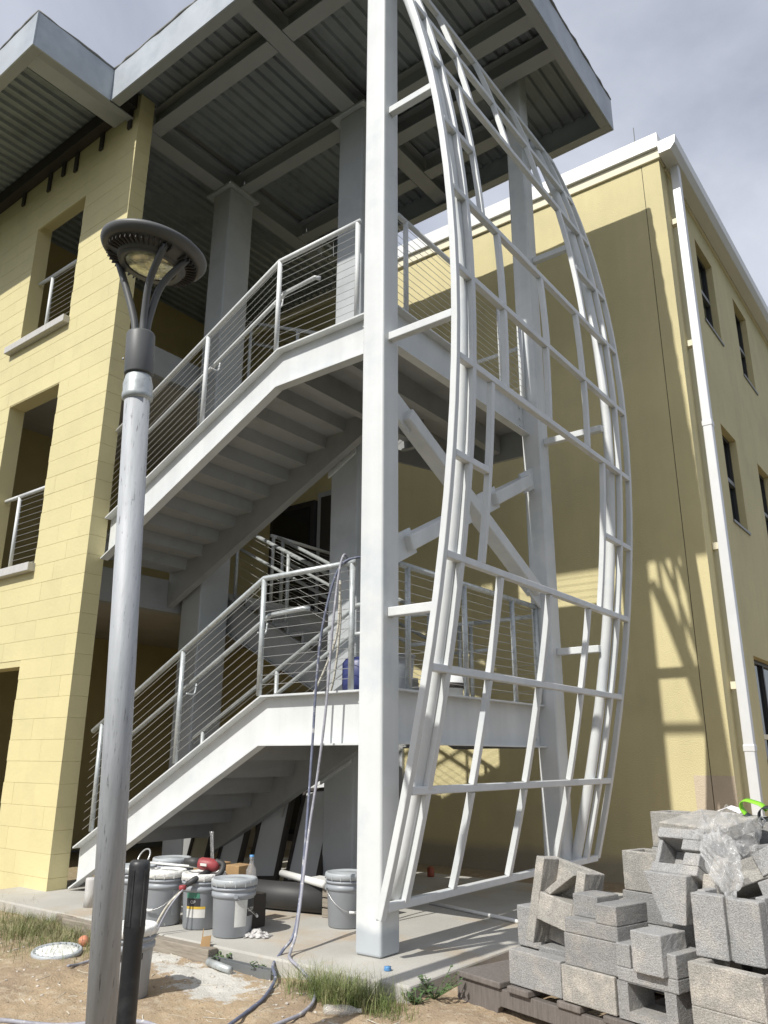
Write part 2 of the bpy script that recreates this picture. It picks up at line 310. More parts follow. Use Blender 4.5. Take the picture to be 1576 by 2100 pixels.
# ------------------------------------------------------------------ left block building
Y0 = 4.35; XC = -7.14
LB = thing('block_building', (-9, 4.45, -.1), 'yellow painted concrete block building wing with open balcony bays, left edge', 'building')
core = MB()
OPEN = [(-9.28, -8.15, -.3, 2.07), (-9.28, -8.15, 3.19, 5.376), (-9.28, -8.15, 6.26, 8.11)]
core.box(XC - .006, -8.15, Y0 + .006, 4.548, -.3, 9.06); core.box(-9.28, -14, Y0 + .006, 4.548, -.3, 9.06)
for z0, z1 in ((2.07, 3.19), (5.376, 6.26), (8.11, 9.06)): core.box(-9.28, -8.15, Y0 + .006, 4.548, z0, z1)
wall = core.build('wall', YCORE, LB)
bmeshes = {}
def block_piece(x0, x1, z0, z1, corner):
    y1 = 4.55 if corner else Y0 + .03
    key = (round(x1 - x0, 3), round(z1 - z0, 3), corner)
    if key not in bmeshes:
        b = MB().box(x0 - x1, 0, 0, y1 - Y0, 0, z1 - z0)
        b.v = [q for q in b.v]; me = b.mesh('block'); me.materials.append(YBLOCK)
        bm = bmesh.new(); bm.from_mesh(me); bmesh.ops.bevel(bm, geom=[e for e in bm.edges if abs(e.verts[0].co.z - e.verts[1].co.z) < 1e-5 and min(e.verts[0].co.y, e.verts[1].co.y) < .001], offset=.0015, segments=1, affect='EDGES'); bm.to_mesh(me); bm.free(); bmeshes[key] = me
    o = bpy.data.objects.new('block', bmeshes[key]); COL.objects.link(o); o.parent = wall
    o.location = Vector((x1, Y0 + random.uniform(-.0007, .0007), z0)) - wloc(wall)
CH = .2032
for k in range(46):
    z0 = -.1 + CH * k; z1 = min(z0 + CH, 9.06)
    if z0 > 9.0: break
    x = XC; first = .2 if k % 2 else .4
    while x > -10.9:
        L_ = first if x == XC else .4; xa, xb = x - L_, x; x = xa
        segs = [(xa, xb)]
        for (ox0, ox1, oz0, oz1) in OPEN:
            zc = (z0 + z1) / 2
            if oz0 < zc < oz1:
                ns = []
                for a, b in segs:
                    if b <= ox0 or a >= ox1: ns.append((a, b))
                    else:
                        if b > ox1: ns.append((ox1, b))
                        if a < ox0: ns.append((a, ox0))
                segs = ns
        for a, b in segs:
            if b - a < .03 or (a + b) / 2 < -8.5 - .28 * z0: continue
            block_piece(a + .0006, b - (.0006 if b != XC else 0), z0 + .0009, z1 - .0009, b == XC)
def cable_rail(parent, pts_base, h, posts, m, n=11, cr=.0025, pr=.024, first=.085, top_ext=(0, 0), name='railing', handrail=None):
    """pts_base: polyline of base points; posts: list of base points. Top rail mesh is the part; posts and cables hang on it."""
    B = [Vector(p) for p in pts_base]; up = Vector((0, 0, h))
    rail = MB().tube([p + up for p in B], pr, 12).build(name, m, parent, smooth=True)
    for p in posts:
        p = Vector(p); MB().tube([p, p + up], pr * .95, 10).build('post', m, rail, smooth=True)
    st = (h - first - .06) / (n - 1)
    for k in range(n):
        z = Vector((0, 0, first + st * k)); MB().tube([p + z for p in B], cr, 5, cap=False).build('cable', CABLE, rail, smooth=True)
    return rail
for (z, lab) in ((6.27, 'upper'), (3.20, 'lower')):
    MB().box(-9.50, -8.12, Y0 - .085, 4.50, z - .105, z - .012).build('sill', SILLM, LB, bevel=.006)
    cable_rail(LB, [(-8.95, 4.48, z - .01), (-8.14, 4.48, z - .01)], .96, [(-8.93, 4.48, z - .01)], WHITE, n=12)
    MB().tube([(-9.26, 4.48, z + .95), (-8.95, 4.48, z + .95)], .023, 10).build('top_rail', WHITE, LB, smooth=True)
# floors, back wall, interior
for z in (3.15, 6.08): MB().box(-14, -7.80, 4.552, 9.08, z - .26, z).build('floor_slab', FLOORC, LB)
for z in (3.15, 6.08): MB().box(-7.79, -7.665, 4.61, 9.08, z - .34, z + .04).build('edge_beam', STAIRG, LB, bevel=.006)
for z in (3.21, 6.14): cable_rail(LB, [(-7.72, 7.5, z - .02), (-7.72, 9.0, z - .02)], .95, [(-7.72, 7.55, z - .02), (-7.72, 8.95, z - .02)], WHITE, n=11)
MB().box(-10.9, -10.8, 4.552, 9.08, -.1, 9.06).build('light_stop_wall', INNER, LB)  # end wall added to block light from the corridor
for zz in (.0, 3.08, 6.02):
    d = MB().box(-9.3, -8.3, 9.0, 9.08, zz, zz + 2.1).build('door', BRONZE, LB); MB().box(-9.22, -8.38, 8.98, 8.998, zz + .1, zz + 2.0).build('pane', GLASS, d)
# wing roof
RF = MB().box(-14, -7.222, 3.03, 9.08, 9.135, 9.19).build('roof', FELT, LB)
def deck(x0, x1, y0, y1, z, name, parent, m=DECKM, per=.152, dep=.04):
    b = MB(); pr = []; x = x0
    while x < x1:
        for u, h in ((0, 0), (.040, 0), (.058, dep), (.134, dep), (.152, 0)):
            if x + u <= x1 + .001: pr.append((x + u, z + h))
        x += per
    pr2 = []
    for p in pr:
        if not pr2 or abs(p[0] - pr2[-1][0]) > 1e-4: pr2.append(p)
    for (xa, za) in pr2: b.v += [Vector((xa, y0, za)), Vector((xa, y1, za))]
    b.f = [(2 * i, 2 * i + 2, 2 * i + 3, 2 * i + 1) for i in range(len(pr2) - 1)]
    return b.build(name, m, parent)
deck(-13.9, -7.24, 3.03, 9.05, 9.07, 'deck', RF)
def felt_edge(p0, p1, parent):
    p0, p1 = Vector(p0), Vector(p1); n = max(int((p1 - p0).length / .12), 4); pts = []
    for i in range(n + 1):
        p = p0.lerp(p1, i / n); pts.append(p + Vector((random.uniform(-.006, .006), random.uniform(-.006, .006), random.uniform(-.007, .007))))
    MB().tube(pts, [random.uniform(.018, .025) for _ in pts], 7).build('felt_edge', FELT, parent, smooth=True)
MB().box(-14, -7.217, 3.004, 3.022, 8.71, 9.19).build('fascia', FASC, RF)
MB().box(-7.235, -7.217, 3.024, 3.994, 8.71, 9.19).build('fascia', FASC, RF)
MB().box(-14, -7.237, 3.024, 3.13, 8.712, 8.726).build('soffit_trim', BEAMM, RF); MB().box(-7.34, -7.237, 3.132, 4.34, 8.712, 8.726).build('soffit_trim', BEAMM, RF)
MB().box(-7.65, -7.42, 3.15, 4.345, 8.80, 9.062).build('beam', GREYW, RF, bevel=.006)
felt_edge((-14, 3.014, 9.19), (-7.227, 3.014, 9.19), RF); felt_edge((-7.227, 3.014, 9.19), (-7.227, 3.99, 9.19), RF)
MB().box(-13.9, -7.20, 4.22, 4.346, 8.86, 9.064).build('wall_angle', DARK, LB)
for x in (-7.30, -7.9, -8.47, -8.78, -9.12, -9.8):
    MB().box(x - .035, x + .035, Y0 - .03, Y0 - .004, 8.60 + random.uniform(-.06, .06), 8.88).build('strap', DARK, LB)

# ------------------------------------------------------------------ right building
RB = thing('stucco_building', (-2.8, 9, -.12), 'yellow stucco building with white coping, gutter and dark windows, right side', 'building')
YB = 9.1; XB = -2.328
MB().box(-14, -2.569, YB, YB + .2, -.3, 8.88).build('front_wall', STUCCO, RB)
MB().box(-2.560, XB, YB, YB + .2, -.3, 8.88).build('front_wall', STUCCO, RB)
MB().box(-2.60, -2.53, YB + .012, YB + .19, -.3, 8.87).build('joint_backing', DARK, RB)
MB().box(-2.745, -2.5695, YB - .003, YB + .001, -.3, 0.995).build('bare_patch', TAN, RB); MB().box(-2.5595, XB + .002, YB - .003, YB + .001, -.3, 0.995).build('bare_patch', TAN, RB)
SW = [(10.507, 11.375, 7.096, 8.429), (12.613, 13.46, 7.096, 8.503), (10.581, 11.364, 4.154, 5.519), (12.645, 13.46, 4.165, 5.572), (10.655, 13.65, 0.038, 2.397)]
ys = sorted({YB + .2, 20.0} | {v for w_ in SW for v in w_[:2]})
b = MB()
for a, c in zip(ys[:-1], ys[1:]):
    m_ = (a + c) / 2; zz = -.3
    for w_ in sorted([w_ for w_ in SW if w_[0] < m_ < w_[1]], key=lambda q: q[2]):
        b.box(XB - .2, XB, a, c, zz, w_[2]); zz = w_[3]
    b.box(XB - .2, XB, a, c, zz, 9.03)
b.build('side_wall', STUCCO, RB)
for i, (a, c, z0, z1) in enumerate(SW):
    fr = MB(); X = XB - .09
    for q in ((a, a + .05, z0, z1), (c - .05, c, z0, z1), (a + .05, c - .05, z0, z0 + .05), (a + .05, c - .05, z1 - .05, z1)): fr.box(X - .06, X, *q)
    if i == 4:
        for yy in (11.5, 12.5): fr.box(X - .06, X, yy, yy + .05, z0 + .05, z1 - .05)
    wn = fr.build('window', BRONZE, RB)
    zm = (z0 + z1) / 2 if i < 4 else 1.43
    MB().box(X - .05, X + .012, a + .05, c - .05, zm - .03, zm + .03).build('meeting_rail', RAILGR if i < 4 else CREAM, wn)
    MB().box(X - .045, X - .035, a + .05, c - .05, z0 + .05, zm - .03).build('pane', GLASS, wn); MB().box(X - .045, X - .035, a + .05, c - .05, zm + .03, z1 - .05).build('pane', GLASS, wn)
    if i < 4: MB().box(XB - .09, XB + .02, a - .02, c + .05, z0 - .035, z0 - .002).build('sill', RAILGR, wn)
    MB().box(XB - .9, XB - .8, a - .3, c + .3, z0 - .3, z1 + .3).build('room_back', DARK, wn)
def sloped(name, m, x0, x1, y0, y1, za0, za1, zb0, zb1):   # coping line rises a little to the left
    return MB().add([(x0, y0, za0), (x1, y0, zb0), (x1, y1, zb0), (x0, y1, za0), (x0, y0, za1), (x1, y0, zb1), (x1, y1, zb1), (x0, y1, za1)],
                    [(0, 3, 2, 1), (4, 5, 6, 7), (0, 1, 5, 4), (1, 2, 6, 5), (2, 3, 7, 6), (3, 0, 4, 7)]).build(name, m, RB, bevel=.006)
sloped('trim_band', CREAM, -12, -2.306, YB - .035, YB + .2, 9.03, 9.16, 8.847, 8.990)
sloped('coping', COPING, -12, -2.295, YB - .08, YB + .25, 9.162, 9.41, 8.992, 9.218)
MB().box(-12, -2.6, YB + .3, 20, 8.7, 8.9).build('roof', FELT, RB)
gut = MB().prism([(-2.296, 9.032), (-2.296, 8.842), (-2.137, 8.842), (-2.075, 8.915), (-2.058, 9.032)], 'y', 8.99, 19.8).build('gutter', COPING, RB, bevel=.004)
MB().box(-2.328, -2.298, 9.32, 19.8, 8.82, 9.03).build('soffit', CREAM, RB)
ds = MB().box(-2.262, -2.156, 9.345, 9.45, .2, 8.86).build('downspout', DOWNSP, RB, bevel=.008)
for z in (8.0, 6.18, 3.53, 1.94): MB().box(-2.326, -2.259, 9.355, 9.44, z - .04, z + .04).build('bracket', CREAM, ds)
for z in (1.276, 5.06): MB().box(-2.268, -2.15, 9.339, 9.456, z - .035, z + .035).build('seam_collar', DOWNSP, ds, bevel=.006)
MB().tube([(-2.88, 10.0, 8.8), (-2.87, 10.0, 10.35)], .008, 6).build('roof_rod', RAILGR, RB)
# door and service bits seen through the stair on the shared back wall
for (x, z) in ((-7.75, 3.15), (-7.1, .0)):
    d = MB().box(x - .52, x + .52, YB - .05, YB - .003, z, z + 2.15).build('door', GREYW, RB); MB().box(x - .44, x + .44, YB - .062, YB - .0505, z + .05, z + 2.06).build('door_leaf', DARK, d)
MB().tube(smoothpath([(-9.1, 9.06, 2.43), (-8.35, 9.06, 2.46), (-8.2, 9.06, 2.38), (-8.17, 9.06, 2.1)], 5), .02, 8).build('conduit', CONDUIT, RB, smooth=True)
MB().box(-8.3, -8.05, 9.0, 9.095, 1.85, 2.1).build('alarm_box', CONDUIT, RB, bevel=.01)

# ------------------------------------------------------------------ stair canopy: columns, beams, roof, braces
CN = thing('stair_canopy', (-4.6, 5.6, 0), 'flat steel canopy on white columns roofing the outdoor staircase', 'canopy')
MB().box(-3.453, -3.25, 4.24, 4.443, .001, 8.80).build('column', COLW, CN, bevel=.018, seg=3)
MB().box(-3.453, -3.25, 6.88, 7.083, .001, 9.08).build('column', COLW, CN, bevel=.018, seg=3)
for x0, x1 in ((-5.25, -4.88), (-7.59, -7.24)):
    c = MB().box(x0, x1, 5.94, 6.37, .001, 8.765).build('column', GREYW, CN, bevel=.02, seg=3)
    MB().box(x0 - .1, x1 + .06, 5.88, 6.43, 8.767, 8.795).build('cap_plate', GREYW, c)
BZ0, BZ1 = 8.80, 9.085
def ibeam(p0, p1, name='beam', w_=.18, h=BZ1 - BZ0, m=BEAMM):
    p0, p1 = Vector(p0), Vector(p1); b = MB()
    for dz, ww, hh in ((-h / 2 + .008, w_, .016), (h / 2 - .008, w_, .016), (0, .012, h - .034)):
        q = Vector((0, 0, dz)); b.beam(p0 + q, p1 + q, ww, hh)
    return b.build(name, m, CN)
zc = (BZ0 + BZ1) / 2
for x in (-7.42, -5.07): ibeam((x, 4.12 if x > -7 else 4.58, zc), (x, 8.04, zc), w_=.21)
for (ya, xa, xb) in ((4.70, -7.42, -5.07), (4.70, -5.07, -2.68), (6.155, -7.42, -5.07), (6.155, -5.07, -2.68), (6.68, -5.07, -2.68), (7.45, -7.42, -5.07), (7.45, -5.07, -3.7)):
    ibeam((xa + .115, ya, zc - .003), (xb - (.115 if xb < -4 else 0), ya, zc - .003), h=BZ1 - BZ0 - .012)
ro = MB().box(-7.214, -2.571, 4.02, 8.075, 9.135, 9.19).build('roof', FELT, CN)
deck(-7.20, -2.60, 4.02, 8.06, 9.088, 'deck', ro)
for q in ((-7.214, -2.566, 3.995, 4.013), (-7.214, -2.566, 8.08, 8.098)): MB().box(*q, 8.71, 9.19).build('fascia', FASC, ro)
MB().box(-2.584, -2.566, 4.015, 8.078, 8.71, 9.19).build('fascia', FASC, ro)
MB().box(-7.21, -2.588, 4.015, 4.12, 8.712, 8.726).build('soffit_trim', BEAMM, ro); MB().box(-2.69, -2.588, 4.122, 7.97, 8.712, 8.726).build('soffit_trim', BEAMM, ro); MB().box(-7.21, -2.588, 7.972, 8.078, 8.712, 8.726).build('soffit_trim', BEAMM, ro)
felt_edge((-7.21, 4.005, 9.19), (-2.575, 4.005, 9.19), ro); felt_edge((-2.572, 4.005, 9.19), (-2.572, 8.09, 9.19), ro); felt_edge((-7.21, 8.09, 9.19), (-2.575, 8.09, 9.19), ro)
def brace(a, b_):
    a, b_ = Vector(a), Vector(b_); d = (b_ - a).normalized()
    br = MB().beam(a + d * .22, b_ - d * .22, .12, .14, up=(1, 0, 0)).build('brace', WHITE, CN, bevel=.012)
    for p, s in ((a, 1), (b_, -1)): MB().beam(p - d * .02 * s, p + d * .34 * s, .20, .02, up=(1, 0, 0)).build('gusset', WHITE, br)
    return br
brace((-3.35, 4.45, 3.86), (-3.35, 6.98, 2.60)); 
a, b_ = Vector((-3.35, 4.45, 2.60)), Vector((-3.35, 6.92, 3.90))
brace(a, a.lerp(b_, .455)); brace(a.lerp(b_, .545), b_)

# ------------------------------------------------------------------ staircase
ST = thing('steel_staircase', (-5.2, 5.6, 0), 'white steel dogleg staircase with cable railings between columns', 'staircase')
def channel(poly_top, depth, y_web, y_out, m, th=.014):
    """poly_top: list of (x, z) along the top edge; channel of given vertical depth; flanges toward y_out."""
    b = MB(); top = poly_top; n = len(top)
    web = [(x, z) for x, z in top] + [(x, z - d) for (x, z), d in reversed(list(zip(top, depth)))]
    s = 1 if y_web > y_out else -1
    b.prism(web, 'y', y_web, y_web + .012 * s)
    for i in range(n - 1):
        (x0, z0), (x1, z1) = top[i], top[i + 1]
        b.prism([(x0, z0), (x1, z1), (x1, z1 - th), (x0, z0 - th)], 'y', y_out, y_web - .0005 * s)
        (x0, z0), (x1, z1) = (x0, z0 - depth[i]), (x1, z1 - depth[i + 1])
        b.prism([(x0, z0), (x1, z1), (x1, z1 + th), (x0, z0 + th)], 'y', y_out, y_web - .0005 * s)
    return b.build('stringer', m, ST)
YO, YW = 4.50, 4.58; XK = -4.669; LZ, UZ = 1.637, 4.735; DEP = .386
def flight(zl, zu, slope, xl, front, nsteps, xi=None):
    ya, yb = (YW, 5.80) if front else (6.46, 7.36); dl = DEP * 1.17
    if front:
        zt = lambda x: zu - slope * (XK - x)
        pts = [(xl, zt(xl)), (XK, zu), (-3.456, zu)]; dep = [min(dl, zt(xl) - .012), DEP, DEP]
        channel(pts, dep, YW, YO, WHITE); xi = xi or xl
        channel([(xi, zt(xi)), (XK, zu), (-4.4, zu)], [min(dl, zt(xi) - .012), DEP, DEP], yb, yb + .08, STAIRG); xl = xi
    else:
        zt = lambda x: zl + slope * (XK - x)
        pts = [(xl, zt(xl)), (XK, zl), (-4.4, zl)]
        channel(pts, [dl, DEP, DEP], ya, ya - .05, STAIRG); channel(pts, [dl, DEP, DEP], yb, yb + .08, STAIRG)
    rise = (zu - zl) / nsteps; run = rise / slope
    for k in range(nsteps - 1):
        x1 = XK - run * k; x0 = x1 - run; b = MB()
        if x0 < xl: break
        if front:
            z = zu - rise * (k + 1); b.box(x0 - .02, x1, ya + .014, yb - .002, z - .05, z)
            b.prism([(x1 - .03, z - .0505), (x1, z - .0505), (x1 + .02, z + rise - .051), (x1 - .01, z + rise - .051)], 'y', ya + .014, yb - .002)
        else:
            z = zl + rise * (k + 1); b.box(x0, x1 + .02, ya + .014, yb - .002, z - .05, z)
            b.prism([(x1, z - .0505), (x1 + .03, z - .0505), (x1 + .02, z - rise), (x1 - .01, z - rise)], 'y', ya + .014, yb - .002)
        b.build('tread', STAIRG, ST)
flight(0.0, LZ, .535, -7.04, True, 11)
flight(3.20, UZ, .475, -7.125, True, 12, -7.66)
flight(LZ, 3.15, .53, -7.44, False, 12)
flight(UZ, 6.08, .47, -7.44, False, 12)
for z in (LZ, UZ):
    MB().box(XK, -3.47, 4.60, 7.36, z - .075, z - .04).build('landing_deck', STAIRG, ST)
    b = MB().box(-3.440, -3.428, 4.45, 6.875, z - .38, z); b.box(-3.428, -3.355, 4.45, 6.875, z - .014, z); b.box(-3.428, -3.355, 4.45, 6.875, z - .38, z - .366)
    sb_ = b.build('side_beam', WHITE, ST)
    for yy in (4.52, 6.80):
        for dz in (.08, .21, .29): MB().tube([(-3.427, yy, z - dz), (-3.412, yy, z - dz)], .017, 6).build('bolt', WHITE, sb_)
    for dz in (.075, .22, .295): MB().tube([(-3.70, YW - .001, z - dz), (-3.70, YW - .018, z - dz)], .019, 6).build('bolt', WHITE, ST)
    for xx in (-4.62, -4.05): MB().box(xx, xx + .09, 4.60, 7.35, z - .30, z - .077).build('landing_joist', STAIRG, ST)
    MB().box(XK, -3.47, 7.365, 7.41, z - .38, z - .001).build('back_beam', STAIRG, ST)
for z in (LZ, UZ):   # splice plates bolted to the middle column
    gp = MB().prism([(-5.27, z - .72), (-4.90, z - .52), (-4.90, z - .41), (-5.27, z - .61)], 'y', 5.915, 5.937).build('splice_plate', WHITE, ST)
    for t in (.2, .5, .8): MB().tube([(-5.27 + .37 * t, 5.914, z - .665 + .20 * t), (-5.27 + .37 * t, 5.90, z - .665 + .20 * t)], .018, 6).build('bolt', GALV, gp)
def stair_rails(z, slope, m, xlow, xlowpost, zback):
    yr = 4.53; K = -4.716; q = lambda x: z - slope * (K - x); hh = .961
    base = [(xlow, yr, q(xlow)), (K, yr, z), (-3.73, yr, z)]
    r_ = cable_rail(ST, base, hh, [(-3.758, yr, z), (K, yr, z), (-5.70, yr, q(-5.70)), (xlowpost, yr, q(xlowpost))], m, n=12)
    MB().tube([(xlow + .2, yr + .09, q(xlow + .2) + .665), (K, yr + .09, z + .665), (-4.34, yr + .09, z + .68), (-4.31, yr + .13, z + .68)], .021, 10).build('handrail', m, r_, smooth=True)
    for x in (-5.62, -4.77): MB().tube(smoothpath([(x, yr, q(x) + .54), (x + .02, yr + .07, q(x) + .54), (x + .02, yr + .09, q(x) + .63)], 4), .008, 6).build('bracket', m, r_, smooth=True)
    cable_rail(ST, [(-3.39, 4.62, z), (-3.39, 6.86, z)], .92, [(-3.39, 4.74, z), (-3.39, 5.55, z), (-3.39, 6.38, z), (-3.39, 6.85, z)], m, n=12)
    yi = 5.76; base = [(xlow, yi, q(xlow)), (K, yi, z), (-4.45, yi, z)]
    r_ = cable_rail(ST, base, .92, [(-4.5, yi, z), (-5.75, yi, q(-5.75)), (xlowpost, yi, q(xlowpost))], m, n=9)
    MB().tube([(xlow, yi - .08, q(xlow) + .63), (K, yi - .08, z + .63), (-4.4, yi - .08, z + .63)], .02, 10).build('handrail', m, r_, smooth=True)
    sl = (zback - z) / 2.83; zz = lambda x: z + sl * (XK - x)
    for yy, nc in ((6.52, 8), (7.32, 9)):
        rr = cable_rail(ST, [(-7.4, yy, zz(-7.4)), (XK, yy, z), (-4.35, yy, z)], .92, [(-4.4, yy, z), (-5.4, yy, zz(-5.4)), (-6.4, yy, zz(-6.4)), (-7.3, yy, zz(-7.3))], m, n=nc)
        MB().tube([(-7.4, yy + .08, zz(-7.4) + .63), (XK, yy + .08, z + .63), (-4.2, yy + .08, z + .63)], .02, 10).build('handrail', m, rr, smooth=True)
    cable_rail(ST, [(-4.6, 7.33, z), (-3.5, 7.33, z)], .92, [(-3.55, 7.33, z), (-4.55, 7.33, z)], m, n=10)
stair_rails(LZ, .535, GALV, -6.96, -6.82, 3.15)
stair_rails(UZ, .475, WHITE, -7.12, -6.82, 6.08)

# ------------------------------------------------------------------ curved trellis
TR = thing('curved_trellis', (-2.9, 5.7, 0), 'white bowed steel trellis frame of square tubes standing off the stair side', 'trellis')
CO = [-1.1484389905427557e-05, -0.0007498305950269134, -0.029781458397836878, 0.3099537954308224, -3.2393880710415477]
def fx(z):
    v = 0
    for c in CO: v = v * z + c
    return v
def arc(z0, z1, y, off=0., n=24): return [Vector((fx(z0 + (z1 - z0) * i / n) + off, y, z0 + (z1 - z0) * i / n)) for i in range(n + 1)]
def sqcurve(pts, w_):
    b = MB(); n = len(pts); h = w_ / 2
    for i, p in enumerate(pts):
        d = (pts[min(i + 1, n - 1)] - pts[max(i - 1, 0)]).normalized(); a = Vector((0, 1, 0)); u = a.cross(d).normalized()
        b.v += [p + a * (h * i2) + u * (h * j2) for i2, j2 in ((-1, -1), (1, -1), (1, 1), (-1, 1))]
    for i in range(n - 1):
        for k in range(4): b.f.append((4 * i + k, 4 * i + (k + 1) % 4, 4 * i + 4 + (k + 1) % 4, 4 * i + 4 + k))
    b.f += [(3, 2, 1, 0), tuple(4 * (n - 1) + k for k in range(4))]
    return b
TW = .05; OFF = -.02
RZ = [.30, .97, 1.715, 2.435, 3.83, 4.54, 5.25, 6.67, 7.30, 7.98]
for y in (4.155, 4.375, 7.13, 7.38):
    zb = .235 if y < 4.2 else .30
    t_ = sqcurve(arc(zb, 8.0, y, OFF), TW).build('edge_tube', WHITE, TR, bevel=.006)
    if y < 4.2:
        p = Vector((fx(zb) + OFF, y, zb)); MB().beam(p + Vector((0, 0, -.0015)), p + Vector((0, 0, .002)), .036, .036, up=(0, 1, 0)).build('hollow_end_shade', DARK, t_)  # dark square painted as the shaded hollow of the tube
for y in (4.335, 7.06): MB().tube(arc(.33 if y < 5 else .02, 8.1, y, -.085, 30), .046, 14).build('carrier_pipe', WHITE, TR, smooth=True)
for z in RZ: MB().box(fx(z) + OFF - TW / 2, fx(z) + OFF + TW / 2, 4.18, 7.354, z - TW / 2, z + TW / 2).build('rung', WHITE, TR, bevel=.006)
for z, ya, yb in ((3.12, 4.18, 4.62), (3.12, 6.745, 7.354), (5.92, 4.18, 4.61), (5.92, 6.62, 7.354)): MB().box(fx(z) + OFF - TW / 2, fx(z) + OFF + TW / 2, ya, yb, z - TW / 2, z + TW / 2).build('rung', WHITE, TR, bevel=.006)
BAYS = [(.30, .97, (4.925, 5.70, 6.485)), (.97, 1.715, (4.925, 5.70, 6.485)), (1.715, 2.435, (4.92, 5.71, 6.475)), (2.435, 3.83, (4.645, 6.72)), (3.83, 4.54, (4.865, 5.605, 6.39)),
        (4.54, 5.25, (4.865, 5.635, 6.38)), (5.25, 6.67, (4.635, 6.60)), (6.67, 7.30, (4.87, 5.54, 6.24)), (7.30, 7.98, (4.90, 5.58, 6.34))]
for z0, z1, yl in BAYS:
    for y in yl: sqcurve(arc(z0 + TW / 2, z1 - TW / 2, y, OFF - .001, 6), TW - .004).build('upright', WHITE, TR, bevel=.005)
for z in (2.13, 4.28, 6.46):
    for y in (4.335, 7.0): MB().beam((-3.249, y, z), (fx(z) - .11, y, z), .065, .065).build('stub_arm', WHITE, TR, bevel=.006)

# ------------------------------------------------------------------ lamp post
P0 = Vector((-3.004, 2.131, .173)); AX = Vector((-.0054, -.0476, .99885)).normalized()
LP = thing('street_lamp', P0 + AX * -.33, 'galvanised pole street lamp with dark disc head in front of the stairs', 'street lamp')
AM = AX.to_track_quat('Z', 'Y').to_matrix().to_4x4(); LM = Matrix.Translation(P0) @ AM
HTILT = Matrix.Translation((.048, .018, 3.40)) @ Matrix.Rotation(R(11), 4, FWD @ AM.to_3x3()) @ Matrix.Translation((-.048, -.018, -3.40))
def lh(b, *a): return lp(b.xform(HTILT), *a)
def lp(b, name, m, parent=LP, smooth=True, bevel=0): return b.xform(LM).build(name, m, parent, smooth=smooth, bevel=bevel)
lp(MB().lathe([(.059, -.38), (.059, 2.66)], 40), 'pole', POSTM)
lp(MB().lathe([(.060, 2.62), (.071, 2.63), (.072, 2.65), (.068, 2.665), (.070, 2.70), (.060, 2.745), (.05, 2.76)], 36), 'coupling', GALV)
lp(MB().lathe([(.066, 2.755), (.068, 2.76), (.068, 2.965), (.064, 2.975)], 36), 'sleeve', LAMPM)
HC = Vector((.048, .018, 3.40))
hd = lh(MB().lathe([(.13, -.03), (.160, -.066), (.168, -.046), (.226, -.022), (.231, -.028), (.257, .0), (.262, .010), (.262, .020), (.25, .03), (.20, .06), (.10, .085), (.0, .09)], 64, HC, cap=False), 'lamp_head', LAMPM)
lh(MB().lathe([(.128, -.066), (.156, -.072), (.158, -.05), (.128, -.05)], 48, HC, cap=False), 'bezel', LAMPM, hd)
lh(MB().lathe([(.0, -.084), (.07, -.080), (.11, -.071), (.127, -.062), (.127, -.04), (0, -.04)], 44, HC, cap=False), 'lens', LENS, hd)
for k in range(48):
    if k % 16 in (0, 1): continue
    b = MB().box(.170, .222, -.0022, .0022, -.050, -.030); b.xform(Matrix.Translation(HC) @ Matrix.Rotation(2 * math.pi * k / 48, 4, 'Z')); lh(b, 'fin', DARK, hd, False)
for a in (205, 345, 25):
    c_, s_ = math.cos(R(a)), math.sin(R(a)); e = HTILT @ (HC + Vector((c_ * .20, s_ * .20, -.03)))
    pts = smoothpath([(c_ * .032, s_ * .032, 2.96), (c_ * .045, s_ * .045, 3.06), (c_ * .10 + .01, s_ * .10, 3.22), tuple(e)], 5)
    lp(MB().tube(pts, .0175, 12), 'arm', LAMPM)
lp(MB().tube([(-.03, -.0675, 2.83), (-.03, -.072, 2.83)], .006, 8), 'screw', STEEL)

# ------------------------------------------------------------------ queue post
qx, qy, qz = -2.30, 1.72, gz(-2.30, 1.72) + .004
QP = thing('barrier_post', (qx, qy, qz), 'black plastic barrier post with belt slots standing beside the lamp pole', 'post')
MB().lathe([(.16, 0), (.165, .01), (.15, .03), (.05, .045), (.0, .045)], 36, (qx, qy, qz), cap=False).build('base', BLACKP, QP, smooth=True)
MB().lathe([(.030, .03), (.030, .90 - .14), (.033, .90 - .12), (.033, .975), (.031, .985), (.026, .99), (.0, .99)], 32, (qx, qy, qz), cap=False).build('shaft', BLACKP, QP, smooth=True)
for a in range(0, 360, 90):
    b = MB().box(.028, .0342, -.011, .011, .80, .965); b.box(.0342, .0352, -.003, .003, .815, .95); b.xform(Matrix.Translation((qx, qy, qz)) @ Matrix.Rotation(R(a + 12), 4, 'Z')); b.build('belt_slot', BLACKP, QP, bevel=.003)

